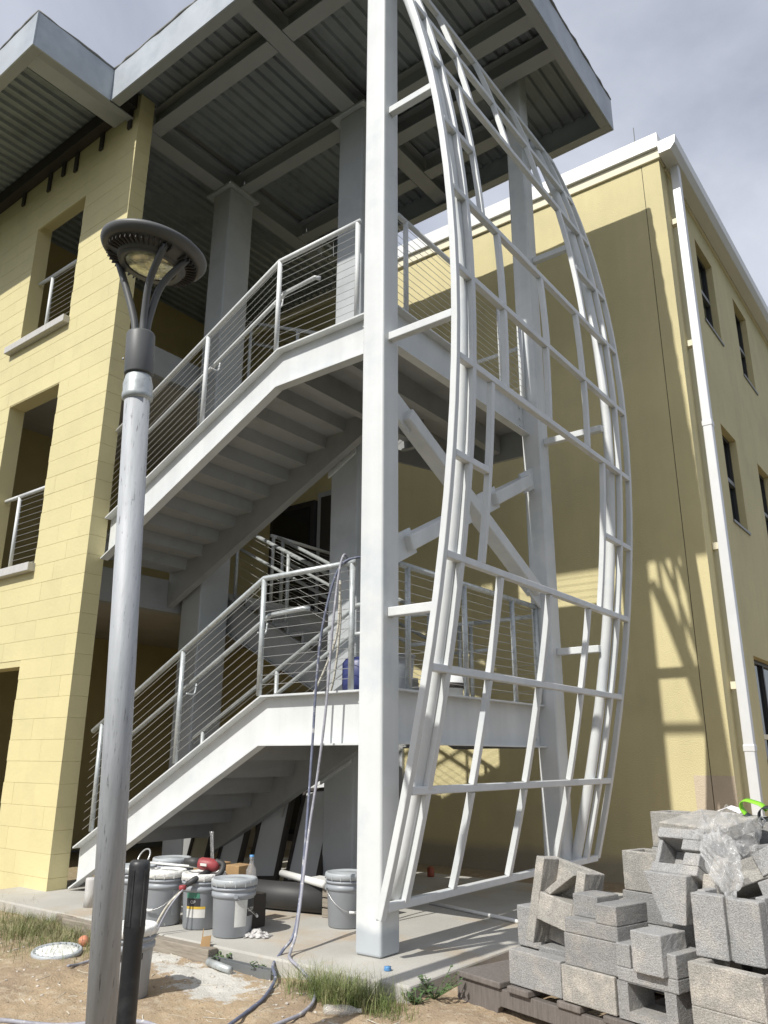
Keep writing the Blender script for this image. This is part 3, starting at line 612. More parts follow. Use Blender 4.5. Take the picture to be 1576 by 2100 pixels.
# ------------------------------------------------------------------ buckets
def make_bucket(loc, label, group='grey plastic plaster buckets', body=BUCK, lidm=BLID, h=.345, r0=.13, r1=.146, lid=True, bail=210, lab=None, text=None, cat='bucket', rings=True, rz=0, name='plaster_bucket'):
    x, y, z = loc; z += .001; t = thing(name, (x, y, z), label, cat, group); L0 = Vector((x, y, z)); rr = lambda s: r0 + (r1 - r0) * s / h
    pr = [(0, .004), (r0 - .01, 0), (r0, .008), (rr(.24), .24)]
    if rings: pr += [(rr(.245) + .004, .247), (rr(.26) + .010, .25), (rr(.26) + .010, .275), (rr(.28) + .003, .278), (rr(.29) + .003, .292), (rr(.295) + .012, .295), (rr(.3) + .012, .306), (rr(.31) + .003, .309), (r1, .325), (r1, h)]
    else: pr += [(r1, h), (r1 + .008, h - .01), (r1 + .008, h)]
    pr += [(r1 - .006, h), (r0 - .006, .012), (0, .012)]
    MB().lathe(pr, 40, L0, cap=False).build('body', body, t, smooth=True)
    if lid:
        l_ = MB().lathe([(r1 + .004, h - .028), (r1 + .013, h - .024), (r1 + .013, h + .008), (r1 + .008, h + .016), (r1 - .006, h + .017), (r1 - .014, h + .008), (r1 - .07, h + .008), (r1 - .075, h + .012), (0, h + .012)], 40, L0, cap=False).build('lid', lidm, t, smooth=True)
        for k in range(14):
            a = 2 * math.pi * k / 14 + .2; b = MB().box(r1 + .008, r1 + .0155, -.003, .003, h - .03, h - .002); b.xform(Matrix.Translation(L0) @ Matrix.Rotation(a, 4, 'Z')); b.build('tab', lidm, l_)
    if bail is not None:
        a = R(bail); c_, s_ = math.cos(a), math.sin(a); e = Vector((-s_, c_, 0)); o = Vector((c_, s_, 0)); R_ = r1 + .012
        pts = [L0 + Vector((0, 0, .262)) + e * (R_ * math.cos(q)) + o * (R_ * 1.06 * math.sin(q)) + Vector((0, 0, -.15 * math.sin(q))) for q in [math.pi * i / 14 for i in range(15)]]
        bl = MB().tube(pts, .0022, 6).build('bail', WIRE, t, smooth=True)
        MB().tube([pts[6], pts[7], pts[8]], .009, 8).build('grip', PVC, bl, smooth=True)
        for s in (1, -1): MB().tube([L0 + Vector((0, 0, .262)) + e * (s * (R_ - .012)), L0 + Vector((0, 0, .262)) + e * (s * (R_ + .006))], .016, 8).build('ear', body, t)
    for (a0, a1, z0, z1, m) in (lab or []):
        n = 12; b = MB()
        for i in range(n + 1):
            a = R(a0 + (a1 - a0) * i / n)
            for zz in (z0, z1): b.v.append(L0 + Vector((math.cos(a) * (rr(zz) + .0012), math.sin(a) * (rr(zz) + .0012), zz)))
        b.f = [(2 * i, 2 * i + 2, 2 * i + 3, 2 * i + 1) for i in range(n)]; b.build('label', m, t, smooth=True)
    for (txt, ang, zz, size, m) in (text or []):
        cu = bpy.data.curves.new('lettering', 'FONT'); cu.body = txt; cu.size = size; cu.align_x = 'CENTER'; cu.align_y = 'CENTER'; cu.extrude = .0004
        to = bpy.data.objects.new('lettering', cu); me = bpy.data.meshes.new_from_object(to); bpy.data.objects.remove(to)
        a = R(ang)
        for v in me.vertices:   # wrap the letters round the bucket
            th = a + v.co.x / (rr(zz) + .002); r_ = rr(zz + v.co.y) + .0022 + v.co.z; v.co = Vector((math.cos(th) * r_, math.sin(th) * r_, zz + v.co.y))
        me.materials.append(m); o = bpy.data.objects.new('lettering', me); COL.objects.link(o); o.parent = t
    return t
CA = lambda x, y: math.degrees(math.atan2(-y, -x))    # bearing from a spot towards the camera
make_bucket((-4.05, 4.87, 0), 'grey lidded bucket standing alone just left of the front white column', bail=CA(-4.05, 4.87) + 20, lab=[(CA(-4, 4.87) + 62, CA(-4, 4.87) + 82, .08, .22, LBLG)])
b3 = make_bucket((-4.47, 4.15, 0), 'grey lidded bucket with white side label beside the crumpled rag', bail=CA(-4.47, 4.15) + 95, lab=[(CA(-4.5, 4.15) + 5, CA(-4.5, 4.15) + 42, .07, .235, LBL), (CA(-4.5, 4.15) + 44, CA(-4.5, 4.15) + 84, .13, .235, LBLK)], text=[('LDM', CA(-4.5, 4.15) + 62, .17, .035, LBL)])
b2 = make_bucket((-4.85, 4.20, 0), 'grey mortar bucket with torn product labels under the red mixer', lidm=SPLAT, bail=None, lab=[(CA(-4.8, 4.2) - 50, CA(-4.8, 4.2) + 10, .08, .135, LBL), (CA(-4.8, 4.2) - 50, CA(-4.8, 4.2) + 10, .136, .152, LYEL), (CA(-4.8, 4.2) - 50, CA(-4.8, 4.2) - 5, .153, .205, LBLK), (CA(-4.8, 4.2) - 50, CA(-4.8, 4.2) - 8, .206, .245, LGRN)], text=[('OP', CA(-4.8, 4.2) - 28, .18, .03, LBL)])
make_bucket((-5.17, 4.10, 0), 'grey bucket whose lid is caked with white plaster, behind the barrier post', lidm=SPLAT, bail=CA(-5.1, 4.1) - 35, lab=[(CA(-5.1, 4.1) + 28, CA(-5.1, 4.1) + 52, .07, .235, LBLG)])
make_bucket((-5.56, 4.12, 0), 'grey bucket half hidden behind the lamp pole on the slab', bail=CA(-5.56, 4.1) + 40)
make_bucket((-5.75, 4.62, 0), 'grey bucket at the back of the group with a pale dusty lid', bail=None)
gb = make_bucket((-4.14, 3.06, gz(-4.14, 3.06)), 'grey bucket on the sand between lamp pole and barrier post', bail=None, lidm=SPLAT, lab=[(CA(-4.1, 3.06) - 30, CA(-4.1, 3.06) + 38, .205, .236, LBLK), (CA(-4.1, 3.06) - 30, CA(-4.1, 3.06) + 38, .03, .20, LBLG)],
                 text=[('PRO', CA(-4.1, 3.06) + 6, .219, .026, LBL)] + [('w l e n', CA(-4.1, 3.06) + 2, .165 - .025 * i, .014, LBLK) for i in range(4)])
make_bucket((-3.72, 4.98, LZ - .04), 'dark grey tub on the lower landing behind the side railing', body=BUCK, lid=False, group='tubs on the lower landing', cat='tub', h=.33, r0=.15, r1=.18, rings=False)
make_bucket((-3.66, 5.70, LZ - .04), 'short white pail with dark lid on the lower landing', body=BWHITE, lidm=DARK, group='tubs on the lower landing', cat='pail', h=.15, r0=.115, r1=.125, bail=None, rings=False)
# bucket lid on the sand
lx, ly = -5.30, 3.36
lid = MB().lathe([(.0, 0), (.155, 0), (.162, .006), (.162, .022), (.155, .03), (.146, .03), (.14, .016), (0, .014)], 44, (0, 0, 0), cap=False).build('bucket_lid', BLID, smooth=True); lid.location = (lx, ly, gz(lx, ly) + .004); lid.rotation_euler = (R(3), R(4), 0)
tag(lid, 'round bucket lid lying upside down on the sand, coated with plaster', 'lid')
pl = MB().lathe([(.0, .018), (.12, .0175), (.138, .0168), (.1385, .0205), (.12, .022), (0, .023)], 36, (0, 0, 0), cap=False).build('plaster_coat', SPLAT, smooth=True); pl.parent = lid
for k in range(20):
    a = 2 * math.pi * k / 20; b = MB().box(.132, .148, -.004, .004, .012, .029); b.xform(Matrix.Rotation(a, 4, 'Z')); o = b.build('rib', BLID, None, origin=(0, 0, 0)); o.parent = lid

# ------------------------------------------------------------------ hammer-mixer on the buckets
mx_ = thing('power_mixer', (-4.83, 4.20, .36), 'red and black power mixer drill lying on a bucket', 'power tool')
C0 = Vector((-4.80, 4.17, .42))
ax = Vector((.80, .45, -.12)).normalized()    # from nose towards rear grip
MB().tube([C0 - ax * .17, C0 - ax * .13, C0 - ax * .12, C0 - ax * .05], [.018, .022, .03, .034], 16).build('chuck', RUBBER, mx_, smooth=True)
MB().tube([C0 - ax * .06, C0 - ax * .04, C0 + ax * .03, C0 + ax * .08, C0 + ax * .10], [.032, .042, .046, .04, .024], 18).build('housing', RED, mx_, smooth=True)
MB().tube(smoothpath([C0 + ax * .07 + Vector((0, 0, .03)), C0 + ax * .13 + Vector((0, 0, .015)), C0 + ax * .12 + Vector((0, -.03, -.05)), C0 + ax * .03 + Vector((0, -.08, -.085))], 5), .021, 12).build('rear_grip', RUBBER, mx_, smooth=True)
MB().tube([C0 + ax * .04 + Vector((0, 0, -.03)), C0 + Vector((.02, -.12, -.09)), C0 + Vector((.0, -.17, -.12))], [.020, .022, .018], 12).build('side_grip', RUBBER, mx_, smooth=True)
MB().lathe([(.022, 0), (.026, .006), (.026, .026), (.02, .03)], 14, C0 + Vector((-.02, -.185, -.15))).build('grip_cap', RED, mx_, smooth=True)
MB().box(C0.x - .02, C0.x + .06, C0.y - .052, C0.y - .046, C0.z - .005, C0.z + .012).build('badge', LBL, mx_)
cord = MB().tube(smoothpath([C0 + Vector((0, -.18, -.13)), (-4.82, 3.88, .17), (-4.86, 3.82, .02), (-4.86, 3.80, -.05), (-4.80, 3.72, -.085), (-4.70, 3.66, -.088)], 6), .006, 7).build('mixer_cable', HOSEG, smooth=True); tag(cord, 'dusty grey cord hanging from the mixer over the slab edge', 'cord')
cord = MB().tube(smoothpath([(-4.80, 4.02, .30), (-4.86, 3.90, .18), (-4.92, 3.83, .01), (-4.93, 3.80, -.07), (-4.80, 3.68, -.09)], 6), .008, 7).build('rope', ROPE, smooth=True); tag(cord, 'pale frayed rope hanging beside the mixer cord', 'rope')
wh = MB(); wh.tube([(-5.32, 4.05, .405), (-5.05, 4.12, .40), (-4.84, 4.18, .395)], .008, 8); wh.build('mixing_rod', PVC, None, smooth=True)
tag(bpy.data.objects['mixing_rod'], 'white rod lying across the plaster caked bucket lids', 'rod')
ring = MB().tube([Vector((-5.36, 4.04, .42)) + Vector((.06 * math.cos(q), .03 * math.sin(q), .055 * math.sin(q) + .02)) for q in [2 * math.pi * i / 20 for i in range(21)]], .006, 7, cap=False).build('wire_loop', WIRE, smooth=True); tag(ring, 'white wire loop resting on the bucket behind the barrier post', 'wire')
fun = MB().lathe([(.013, 0), (.013, .20), (.016, .205), (.016, .215)], 14, (0, 0, 0)); fun.lathe([(.045, 0), (.046, .006), (.02, .01), (.014, .012)], 20, (0, 0, 0)); fun = fun.build('clear_tube', PLAST, smooth=True, origin=(0, 0, 0)); fun.location = (-5.02, 4.42, .40); fun.rotation_euler = (0, R(-8), 0); tag(fun, 'clear plastic tube with flange standing up behind the mixer', 'tube')
stand = MB().box(-5.13, -4.93, 4.33, 4.53, .001, .395).build('cardboard_box', CARD, bevel=.004); tag(stand, 'brown cardboard box standing behind the mixer bucket', 'box')
bx = MB().box(-4.80, -4.66, 4.36, 4.50, .001, .40).build('carton', CARD, bevel=.004); tag(bx, 'small tan carton behind the red mixer', 'box')
btl = MB().lathe([(0, 0), (.035, .002), (.037, .02), (.033, .06), (.037, .10), (.037, .15), (.016, .19), (.014, .215), (.017, .22), (.017, .235), (0, .236)], 18, (-4.58, 4.42, .0), cap=False).build('water_bottle', PLAST, smooth=True)
btl.location = (-4.60, 4.43, .225); tag(btl, 'clear water bottle with blue cap standing behind the labelled bucket', 'bottle')
cap_ = MB().lathe([(.017, .2365), (.017, .25), (.0, .251)], 14, (0, 0, 0), cap=False).build('cap', CYANP, smooth=True); cap_.parent = btl; cap_.location = (0, 0, .2365)
st2 = MB().box(-4.655, -4.50, 4.36, 4.50, .001, .222).build('tool_crate', DARK, bevel=.006); tag(st2, 'dark crate on the slab under the water bottle', 'crate')
# crumpled rag
rg = MB(); n = 22
for j in range(n):
    for i in range(n):
        u, v = i / (n - 1) - .5, j / (n - 1) - .5; e = max(0, 1 - (u * u + v * v) * 4)
        rg.v.append(Vector((u * .19 + .01 * math.sin(v * 30), v * .12 + .012 * math.sin(u * 26), .004 + e * (.012 + .030 * abs(math.sin(u * 6.5 + v * 4 + 1.5)) + .010 * vnoise(u * 6 + 5, v * 5)))))
rg.f = [(j * n + i, j * n + i + 1, (j + 1) * n + i + 1, (j + 1) * n + i) for j in range(n - 1) for i in range(n - 1)]
rg = rg.build('rag', RAG, smooth=True, origin=(0, 0, 0)); rg.location = (-4.30, 4.22, .001); rg.rotation_euler = (0, 0, .5); tag(rg, 'crumpled white rag on the slab beside the labelled bucket', 'rag')

# ------------------------------------------------------------------ stored things under the stair
rl = thing('rubber_roll', (-4.9, 5.05, 0), 'black rubber sheet roll lying on the slab behind the buckets', 'roll')
MB().tube([(-5.45, 4.93, .105), (-4.9, 5.02, .105), (-4.42, 5.12, .105)], .104, 22).build('roll_body', RUBBER, rl, smooth=True)
for r_ in (.085, .06, .035): MB().tube([Vector((-4.4215, 5.12, .105)) + Vector((.0, r_ * math.cos(q), r_ * math.sin(q))) for q in [2 * math.pi * i / 20 for i in range(21)]], .004, 5, cap=False).build('layer', DARK, rl)
pp = MB().tube([(-5.05, 5.22, .235), (-4.36, 4.98, .235)], .028, 14).build('drain_pipe', PVC, smooth=True); tag(pp, 'white plastic pipe resting on the black roll', 'pipe')
pp = MB().box(-4.75, -4.02, 5.10, 5.36, .212, .228).build('white_board', PVC, bevel=.003); tag(pp, 'flat white board lying behind the lone bucket', 'board')
pt = thing('timber_stack', (-4.30, 5.24, 0), 'small stack of sawn timber ends under the white board', 'timber')
for i in range(3):
    for k in range(2): MB().box(-4.40 + k * .14, -4.30 + k * .14, 5.0, 5.35, .002 + i * .07, .062 + i * .07).build('timber', WOODL, pt, bevel=.003)
for i, (x, w_, mt, yb, lean, hh, lab) in enumerate(((-5.42, .42, PANEL, 6.28, 22, 1.42, 'grey framed panel nearest the middle column, leaning under the stair'), (-5.88, .40, PANEL, 6.22, 20, 1.40, 'grey framed panel second from the middle column, leaning under the stair'), (-6.32, .34, PANEL, 6.16, 21, 1.34, 'grey framed panel third from the middle column, leaning under the stair'), (-6.72, .30, PANELT, 6.10, 19, 1.24, 'tan framed panel leaning under the low end of the stair'))):
    t = thing('framed_panel', (x, yb - .42, .004), lab, 'panel', 'framed panels stacked under the stair'); Mx = Matrix.Translation((x, yb - .42, .03)) @ Matrix.Rotation(R(-lean), 4, 'X') @ Matrix.Rotation(R(-5), 4, 'Y')
    fr = MB(); h = w_ / 2
    for q in ((-h, -h + .035, 0, hh), (h - .035, h, 0, hh), (-h + .035, h - .035, 0, .05), (-h + .035, h - .035, hh - .05, hh), (-h + .035, h - .035, hh * .62, hh * .62 + .03)): fr.box(q[0], q[1], -.025, .025, q[2], q[3])
    fr.xform(Mx).build('frame', DARK, t); MB().box(-h + .035, h - .035, -.008, .004, .05, hh - .05).xform(Mx).build('sheet', mt, t)
    MB().box(h - .09, h - .07, -.035, -.026, hh * .42, hh * .58).xform(Mx).build('latch', WIRE, t)
pp = MB().tube([(-4.07, 5.98, .014), (-3.10, 5.72, .014)], .0135, 10).build('conduit_pipe', PVC, smooth=True); tag(pp, 'thin white pipe lying on the slab behind the trellis foot', 'pipe')
lg = MB().lathe([(.0, 0), (.052, 0), (.05, .1), (.053, .2), (.048, .215), (0, .216)], 16, (-6.17, 4.16, 0.001), cap=False).build('timber_stub', SILLM, smooth=True); tag(lg, 'short weathered round stub at the foot of the stair', 'stub')
rc = MB().lathe([(0, 0), (.035, 0), (.037, .01), (.037, .08), (.02, .095), (0, .095)], 16, (-4.95, 7.3, .002), cap=False).build('red_can', CONDUIT, smooth=True); tag(rc, 'small red can on the slab in the shade behind the trellis', 'can')
dr = MB().lathe([(0, 0), (.14, 0), (.15, .1), (.15, .26), (.12, .3), (0, .3)], 22, (-3.86, 4.78, LZ - .039), cap=False).build('fluid_can', BLUEP, smooth=True); tag(dr, 'dark blue can on the lower landing beside the front column', 'can')

# ------------------------------------------------------------------ hoses
def hose(pts, r, m, label, name='hose'):
    o = MB().tube(smoothpath(pts, 8), r, 10).build(name, m, smooth=True); tag(o, label, 'hose', 'hoses hanging from the lower landing'); return o
g1 = lambda x, y, r=.012: (x, y, gz(x, y) + r)
hose([(-3.72, 4.66, 2.10), (-3.68, 4.60, 2.57), (-3.74, 4.53, 2.632), (-3.86, 4.47, 2.53), (-3.95, 4.42, 2.12), (-3.98, 4.40, 1.70), (-3.985, 4.38, 1.245), (-3.90, 4.24, .55), (-3.79, 4.06, .14), (-3.81, 3.97, .02), (-3.76, 3.84, -.03), (-3.62, 3.72, -.06), g1(-3.46, 3.48), g1(-3.37, 3.29), g1(-3.28, 3.05), g1(-3.15, 2.7)], .0095, HOSEB, 'blue hose draped over the landing rail, running forward to the left')
hose([(-3.85, 4.66, 2.2), (-3.82, 4.54, 2.632), (-3.83, 4.47, 2.58), (-3.85, 4.42, 2.11), (-3.88, 4.40, 1.51), (-3.91, 4.36, 1.04), (-3.90, 4.28, .69), (-3.783, 4.07, .16), (-3.74, 3.97, .03), (-3.66, 3.88, .012), (-3.53, 3.84, -.02), g1(-3.38, 3.78), g1(-3.21, 3.60), g1(-3.12, 3.42), g1(-3.10, 3.28), g1(-3.10, 2.9)], .0095, HOSEG, 'pale grey dusty hose hanging right of the blue one, curling on the sand')
hose([(-4.3, 4.70, 1.61), (-4.15, 4.70, 1.86), (-4.03, 4.68, 2.1), (-4.0, 4.67, 2.42), (-4.03, 4.70, 2.50), (-4.05, 4.74, 2.2), (-4.15, 4.8, 1.8), (-4.25, 4.85, 1.62)], .009, ROPE, 'knotted pale rope looped behind the landing railing', 'rope')
hose([g1(-4.3, 2.45), g1(-4.05, 2.62), g1(-3.85, 2.78), g1(-3.68, 2.86), g1(-3.5, 2.85), g1(-3.3, 2.75)], .011, HOSEG, 'pale hose on the sand passing behind the lamp pole foot')
hose([g1(-5.12, 3.62), g1(-4.98, 3.5), g1(-4.93, 3.3), g1(-4.88, 3.18)], .008, HOSEG, 'thin brown cable half buried in the sand beside the bucket lid', 'cable')

# ------------------------------------------------------------------ slab edge clutter
fb = MB().box(-5.95, -4.28, 3.78, 3.862, -.11, -.005).build('form_board', WOODL, bevel=.006); tag(fb, 'weathered timber form board along the slab edge below the buckets', 'board')
fb = MB().beam((-7.15, 4.07, -.05), (-5.9, 3.86, -.05), .07, .09).build('loose_board', WOODL, bevel=.008); tag(fb, 'loose grey board lying at the foot of the yellow wall', 'board')
pp = MB(); pp.box(-4.28, -3.72, 3.825, 3.832, -.10, -.045); pp.box(-4.28, -3.72, 3.79, 3.825, -.10, -.075); pp.box(-4.28, -3.72, 3.783, 3.79, -.10, -.045); pp = pp.build('metal_track', TRACK); tag(pp, 'grey metal track lying along the slab edge', 'metal track')
pp = MB().tube([(-4.22, 3.735, -.058), (-3.98, 3.70, -.063)], .022, 14).build('pipe_offcut', GALV, smooth=True); tag(pp, 'short grey pipe offcut on the white powder', 'pipe')
cb = MB().add([(-4.46, 3.86, -.09), (-4.40, 3.80, -.09), (-4.39, 3.82, .05), (-4.42, 3.85, .09), (-4.34, 3.84, -.09), (-4.34, 3.85, .06)], [(0, 1, 2, 3), (1, 4, 5, 2)]).build('cardboard_scrap', CARD); sm = cb.modifiers.new('t', 'SOLIDIFY'); sm.thickness = .005; tag(cb, 'folded brown cardboard scrap against the slab edge', 'cardboard')
og = MB().lathe([(.0, 0), (.034, 0), (.036, .01), (.030, .055), (.02, .065), (0, .065)], 18, (0, 0, 0), cap=False).build('plastic_cup', ORANGE, smooth=True); og.location = (-5.40, 3.62, gz(-5.40, 3.62) + .034); og.rotation_euler = (R(90), 0, R(60)); tag(og, 'salmon coloured plastic cup lying on the sand', 'cup')
pb = MB().lathe([(0, 0), (.028, .002), (.03, .02), (.026, .05), (.03, .09), (.028, .14), (.012, .175), (.012, .2), (0, .2)], 16, (0, 0, 0), cap=False).build('crushed_bottle', PLAST, smooth=True); pb.location = (-3.05, 3.50, gz(-3.05, 3.50) + .027); pb.rotation_euler = (R(88), 0, R(115)); pb.scale = (1, .8, 1); tag(pb, 'crushed clear plastic bottle on the sand by the grass tuft', 'bottle')
bs = MB().lathe([(.0, 0), (.02, .0), (.024, .006), (.018, .014), (.022, .02), (0, .022)], 10, (-3.06, 4.06, .001), cap=False).build('blue_scrap', CYANP, smooth=True); tag(bs, 'small blue plastic scrap on the slab near the column', 'scrap')
rub = MB()
for i in range(170):
    x, y = random.choice(((-4.3, 3.62), (-3.9, 3.5), (-5.5, 3.4), (-4.6, 3.7), (-3.3, 3.6), (-2.5, 3.5), (-4.9, 3.0))); x += random.gauss(0, .4); y += random.gauss(0, .16)
    if y > 3.82: continue
    s_ = random.uniform(.003, .012); bm = bmesh.new(); bmesh.ops.create_icosphere(bm, subdivisions=1, radius=s_)
    for v in bm.verts: v.co *= random.uniform(.7, 1.25); v.co.z *= .6
    bm.verts.ensure_lookup_table(); rub.add([v.co + Vector((x, y, gz(x, y) + s_ * .2)) for v in bm.verts], [tuple(v.index for v in f.verts) for f in bm.faces]); bm.free()
o = rub.build('gravel', ROCK, origin=(0, 0, 0)); tag(o, 'scattered pale rubble crumbs on the sand before the slab', 'gravel', kind='stuff')
tw = MB()
for i in range(70):
    x = random.uniform(-5.8, -2.6); y = random.uniform(2.6, 3.78); a = random.uniform(0, 3.14); l = random.uniform(.03, .12)
    p = [Vector((x + math.cos(a) * l * t + random.gauss(0, .006), y + math.sin(a) * l * t + random.gauss(0, .006), 0)) for t in (0, .5, 1)]
    for q in p: q.z = gz(q.x, q.y) + .003
    tw.tube(p, random.uniform(.0012, .003), 5)
o = tw.build('straw', ROPE, origin=(0, 0, 0)); tag(o, 'dry straw and twig litter on the sand', 'straw', kind='stuff')

# ------------------------------------------------------------------ pallet and concrete blocks
PO = Vector((-2.628, 4.119, 0)); PR = -R(15.5); PM = Matrix.Translation(PO) @ Matrix.Rotation(PR, 4, 'Z')
def W(u, v, z): return PM @ Vector((u, v, z))
PG = -.112
PT = thing('wooden_pallet', W(.95, .55, PG), 'weathered grey wooden pallet carrying the heap of concrete blocks', 'pallet')
def pal(b, name, m, parent, bevel=.004): return b.xform(PM).build(name, m, parent, bevel=bevel)
for v0 in (0, .55, 1.1):
    pr = [(0, .030), (0, PG), (.30, PG), (.31, PG + .045), (.33, PG + .06), (.98, PG + .06), (1.0, PG + .045), (1.01, PG), (1.35, PG), (1.36, PG + .045), (1.38, PG + .06), (1.85, PG + .06), (1.87, PG), (2.2, PG), (2.2, .030)]
    pal(MB().prism(pr, 'y', v0, v0 + .045), 'stringer', WOOD, PT)
for (u0, u1) in ((.02, .345), (.40, .545), (.72, .86), (1.0, 1.16), (1.30, 1.44), (1.60, 1.74), (1.9, 2.15)):
    e = random.uniform(-.012, .012); pal(MB().box(u0, u1, -.02 + e, 1.16, .0315, .062), 'deck_board', WOOD, PT, .006)
random.seed(11)
tex = bpy.data.textures.new('chip', 'CLOUDS'); tex.noise_scale = .022; tex.noise_depth = 4
def cblock(boxes, label, M, m=CMU, name='concrete_block', bev=.005, disp=.0026):
    """boxes in block-local coords (u,v,z); M places the block in the world"""
    b = MB()
    for q in boxes:
        if isinstance(q, tuple): b.box(*q)
        else: b.add(*q[0])
    me = b.mesh(name); me.materials.append(m); o = bpy.data.objects.new(name, me); COL.objects.link(o); o.matrix_world = M
    md = o.modifiers.new('b', 'BEVEL'); md.width = bev; md.segments = 2; md.limit_method = 'ANGLE'
    md = o.modifiers.new('s', 'SUBSURF'); md.subdivision_type = 'SIMPLE'; md.levels = 3; md.render_levels = 3
    md = o.modifiers.new('d', 'DISPLACE'); md.texture = tex; md.texture_coords = 'GLOBAL'; md.strength = disp; md.mid_level = .5
    tag(o, label, 'concrete block', 'concrete blocks heaped on the pallet'); return o
def at(u, v, z, rz=0, rx=0, ry=0): return PM @ Matrix.Translation((u, v, z)) @ Matrix.Rotation(R(rz), 4, 'Z') @ Matrix.Rotation(R(ry), 4, 'Y') @ Matrix.Rotation(R(rx), 4, 'X')
def solid(L_, D, H_): return [(0, L_, 0, D, 0, H_)]
def hollow_up(L_, D, H_, t=.032, n=2):   # cells open to the top
    q = [(0, L_, 0, t, 0, H_), (0, L_, D - t, D, 0, H_)]; ww = t; gap = (L_ - ww * (n + 1)) / n
    return q + [(i * (gap + ww), i * (gap + ww) + ww, t, D - t, 0, H_) for i in range(n + 1)]
def hollow_front(L_, D, H_, t=.045):     # one cell open to the front
    return [(0, L_, 0, D, 0, t * .8), (0, L_, 0, D, H_ - t * .02, H_), (0, t * 1.25, 0, D, t * .8, H_ - t * .02), (L_ - t * 1.25, L_, 0, D, t * .8, H_ - t * .02)]
def ublock(L_, D, H_, t=.07, bz=.045): return [(0, L_, 0, D, 0, bz), (0, t, 0, D, bz, H_), (L_ - t, L_, 0, D, bz, H_)]
Z = .068
cblock(solid(.345, .09, .16), 'plain grey concrete block at the open left corner of the pallet', at(.40, 0.0, Z, 0), CMU)
cblock(solid(.24, .16, .165), 'grey concrete block lying just behind the left corner block', at(.46, .16, Z, 0), CMU)
cblock(solid(.20, .36, .20), 'grey concrete block standing behind, left of the leaning hollow block', at(.22, .26, .185, 0), CMU)
cblock(solid(.22, .37, .112), 'grey concrete block on the pallet below the leaning hollow block', at(.21, .28, Z, 0), CMUD)
cblock(solid(.31, .19, .155), 'pale cream concrete block, lowest of the front stack on the pallet', at(.757, -.01, Z, 0), CMUL)
cblock(solid(.318, .19, .139), 'grey concrete block, middle of the front stack on the pallet', at(.778, 0, .2245, 0), CMU)
cblock([(0, .31, 0, .24, 0, .065), (0, .15, .07, .24, .065, .165), (.19, .31, 0, .24, .065, .15)], 'notched grey concrete block topping the front stack', at(.787, .0, .3645, 0), CMU)
cblock(hollow_front(.30, .19, .150), 'hollow concrete block with its dark opening facing forward, low on the pallet', at(1.083, -.01, Z, 0), CMU)
cblock(ublock(.31, .20, .150, .075, .055), 'U-shaped concrete block cradling a half block', at(1.088, -.01, .2195, 0), CMU)
cblock(solid(.155, .19, .165), 'half block sitting in the U-shaped block, broken on top', at(1.20, -.045, .276, 0), CMU, disp=.005)
cblock([(0, .32, 0, .20, 0, .14), (0, .32, 0, .05, .14, .30), (0, .05, .05, .20, .14, .30), (.27, .32, .05, .20, .14, .285)], 'big pale block at the front right corner of the pallet', at(1.478, -.05, Z, 0), CMUL)
cblock([(0, .145, 0, .06, 0, .245), (.165, .295, 0, .06, 0, .240), (.145, .165, .02, .06, 0, .243), (0, .04, .06, .22, 0, .25), (.255, .295, .06, .22, 0, .25), (.04, .255, .17, .22, 0, .20)], 'grooved double concrete block holding the plastic bag', at(1.462, .045, .372, 4), CMU)
cblock(hollow_up(.36, .19, .19, .034, 2), 'hollow grey block in the second row, upper one', at(.80, .47, .5135, 0), CMUL)
cblock(solid(.36, .19, .14), 'grey block in the second row, middle one', at(.785, .47, .371, 1), CMU)
cblock(solid(.37, .19, .30), 'tall grey block in the second row, lowest one', at(.775, .46, Z, 0), CMU)
cblock(hollow_up(.40, .20, .19, .03, 3), 'hollow block with open cells topping the back row', at(.68, .92, .684, 0), CMUL)
cblock(solid(.38, .20, .30), 'grey block under the open-celled back block', at(.67, .92, .382, 0), CMU)
cblock(solid(.38, .20, .31), 'grey block at the bottom of the back row', at(.66, .92, Z, 0), CMU)
cblock(hollow_up(.40, .20, .19, .03, 3), 'hollow block right of the open-celled back block, under the green strap', at(1.09, .90, .684, 0), CMU)
cblock(solid(.40, .20, .61), 'tall grey block under the strap at the back right', at(1.10, .90, Z, 0), CMU)
cblock(solid(.36, .34, .062), 'pale flat slab block lying tilted on top of the heap', at(1.03, .50, .795, -6, 9, 2), CMUL)
cblock(solid(.30, .22, .33), 'grey block supporting the tilted slab at the heap centre', at(1.10, .52, .46, 0), CMU)
# tilted pilaster block with a shaped hollow
cblock([(0, .235, 0, .19, 0, .045), (0, .235, 0, .19, .165, .215), (.155, .235, 0, .19, .045, .10), (.145, .235, .02, .19, .10, .115), (.135, .235, 0, .19, .115, .165), (0, .022, .02, .19, .045, .165), (.022, .155, .14, .19, .045, .165)], 'tilted hollow block with a curved dark opening facing forward', at(1.195, .15, .668, 2, -30), CMU)
cblock([[([(0, 0, 0), (.115, 0, 0), (.115, .14, 0), (0, .14, 0), (-.085, 0, .205), (.14, 0, .205), (.14, .14, .205), (-.085, .14, .205)], [(0, 3, 2, 1), (4, 5, 6, 7), (0, 1, 5, 4), (1, 2, 6, 5), (2, 3, 7, 6), (3, 0, 4, 7)])]], 'dark tapering block face under the tilted hollow block', at(1.262, .12, .462, 0), CMU)
cblock([[([(0, 0, 0), (.42, 0, 0), (.42, .1, 0), (0, .1, 0), (.20, .05, .28), (.40, .05, .28), (.40, .12, .28), (.20, .12, .28)], [(0, 3, 2, 1), (4, 5, 6, 7), (0, 1, 5, 4), (1, 2, 6, 5), (2, 3, 7, 6), (3, 0, 4, 7)])]], 'pale broken block face sloping up in the middle of the heap', at(1.06, .26, .24, 0), CMUL)
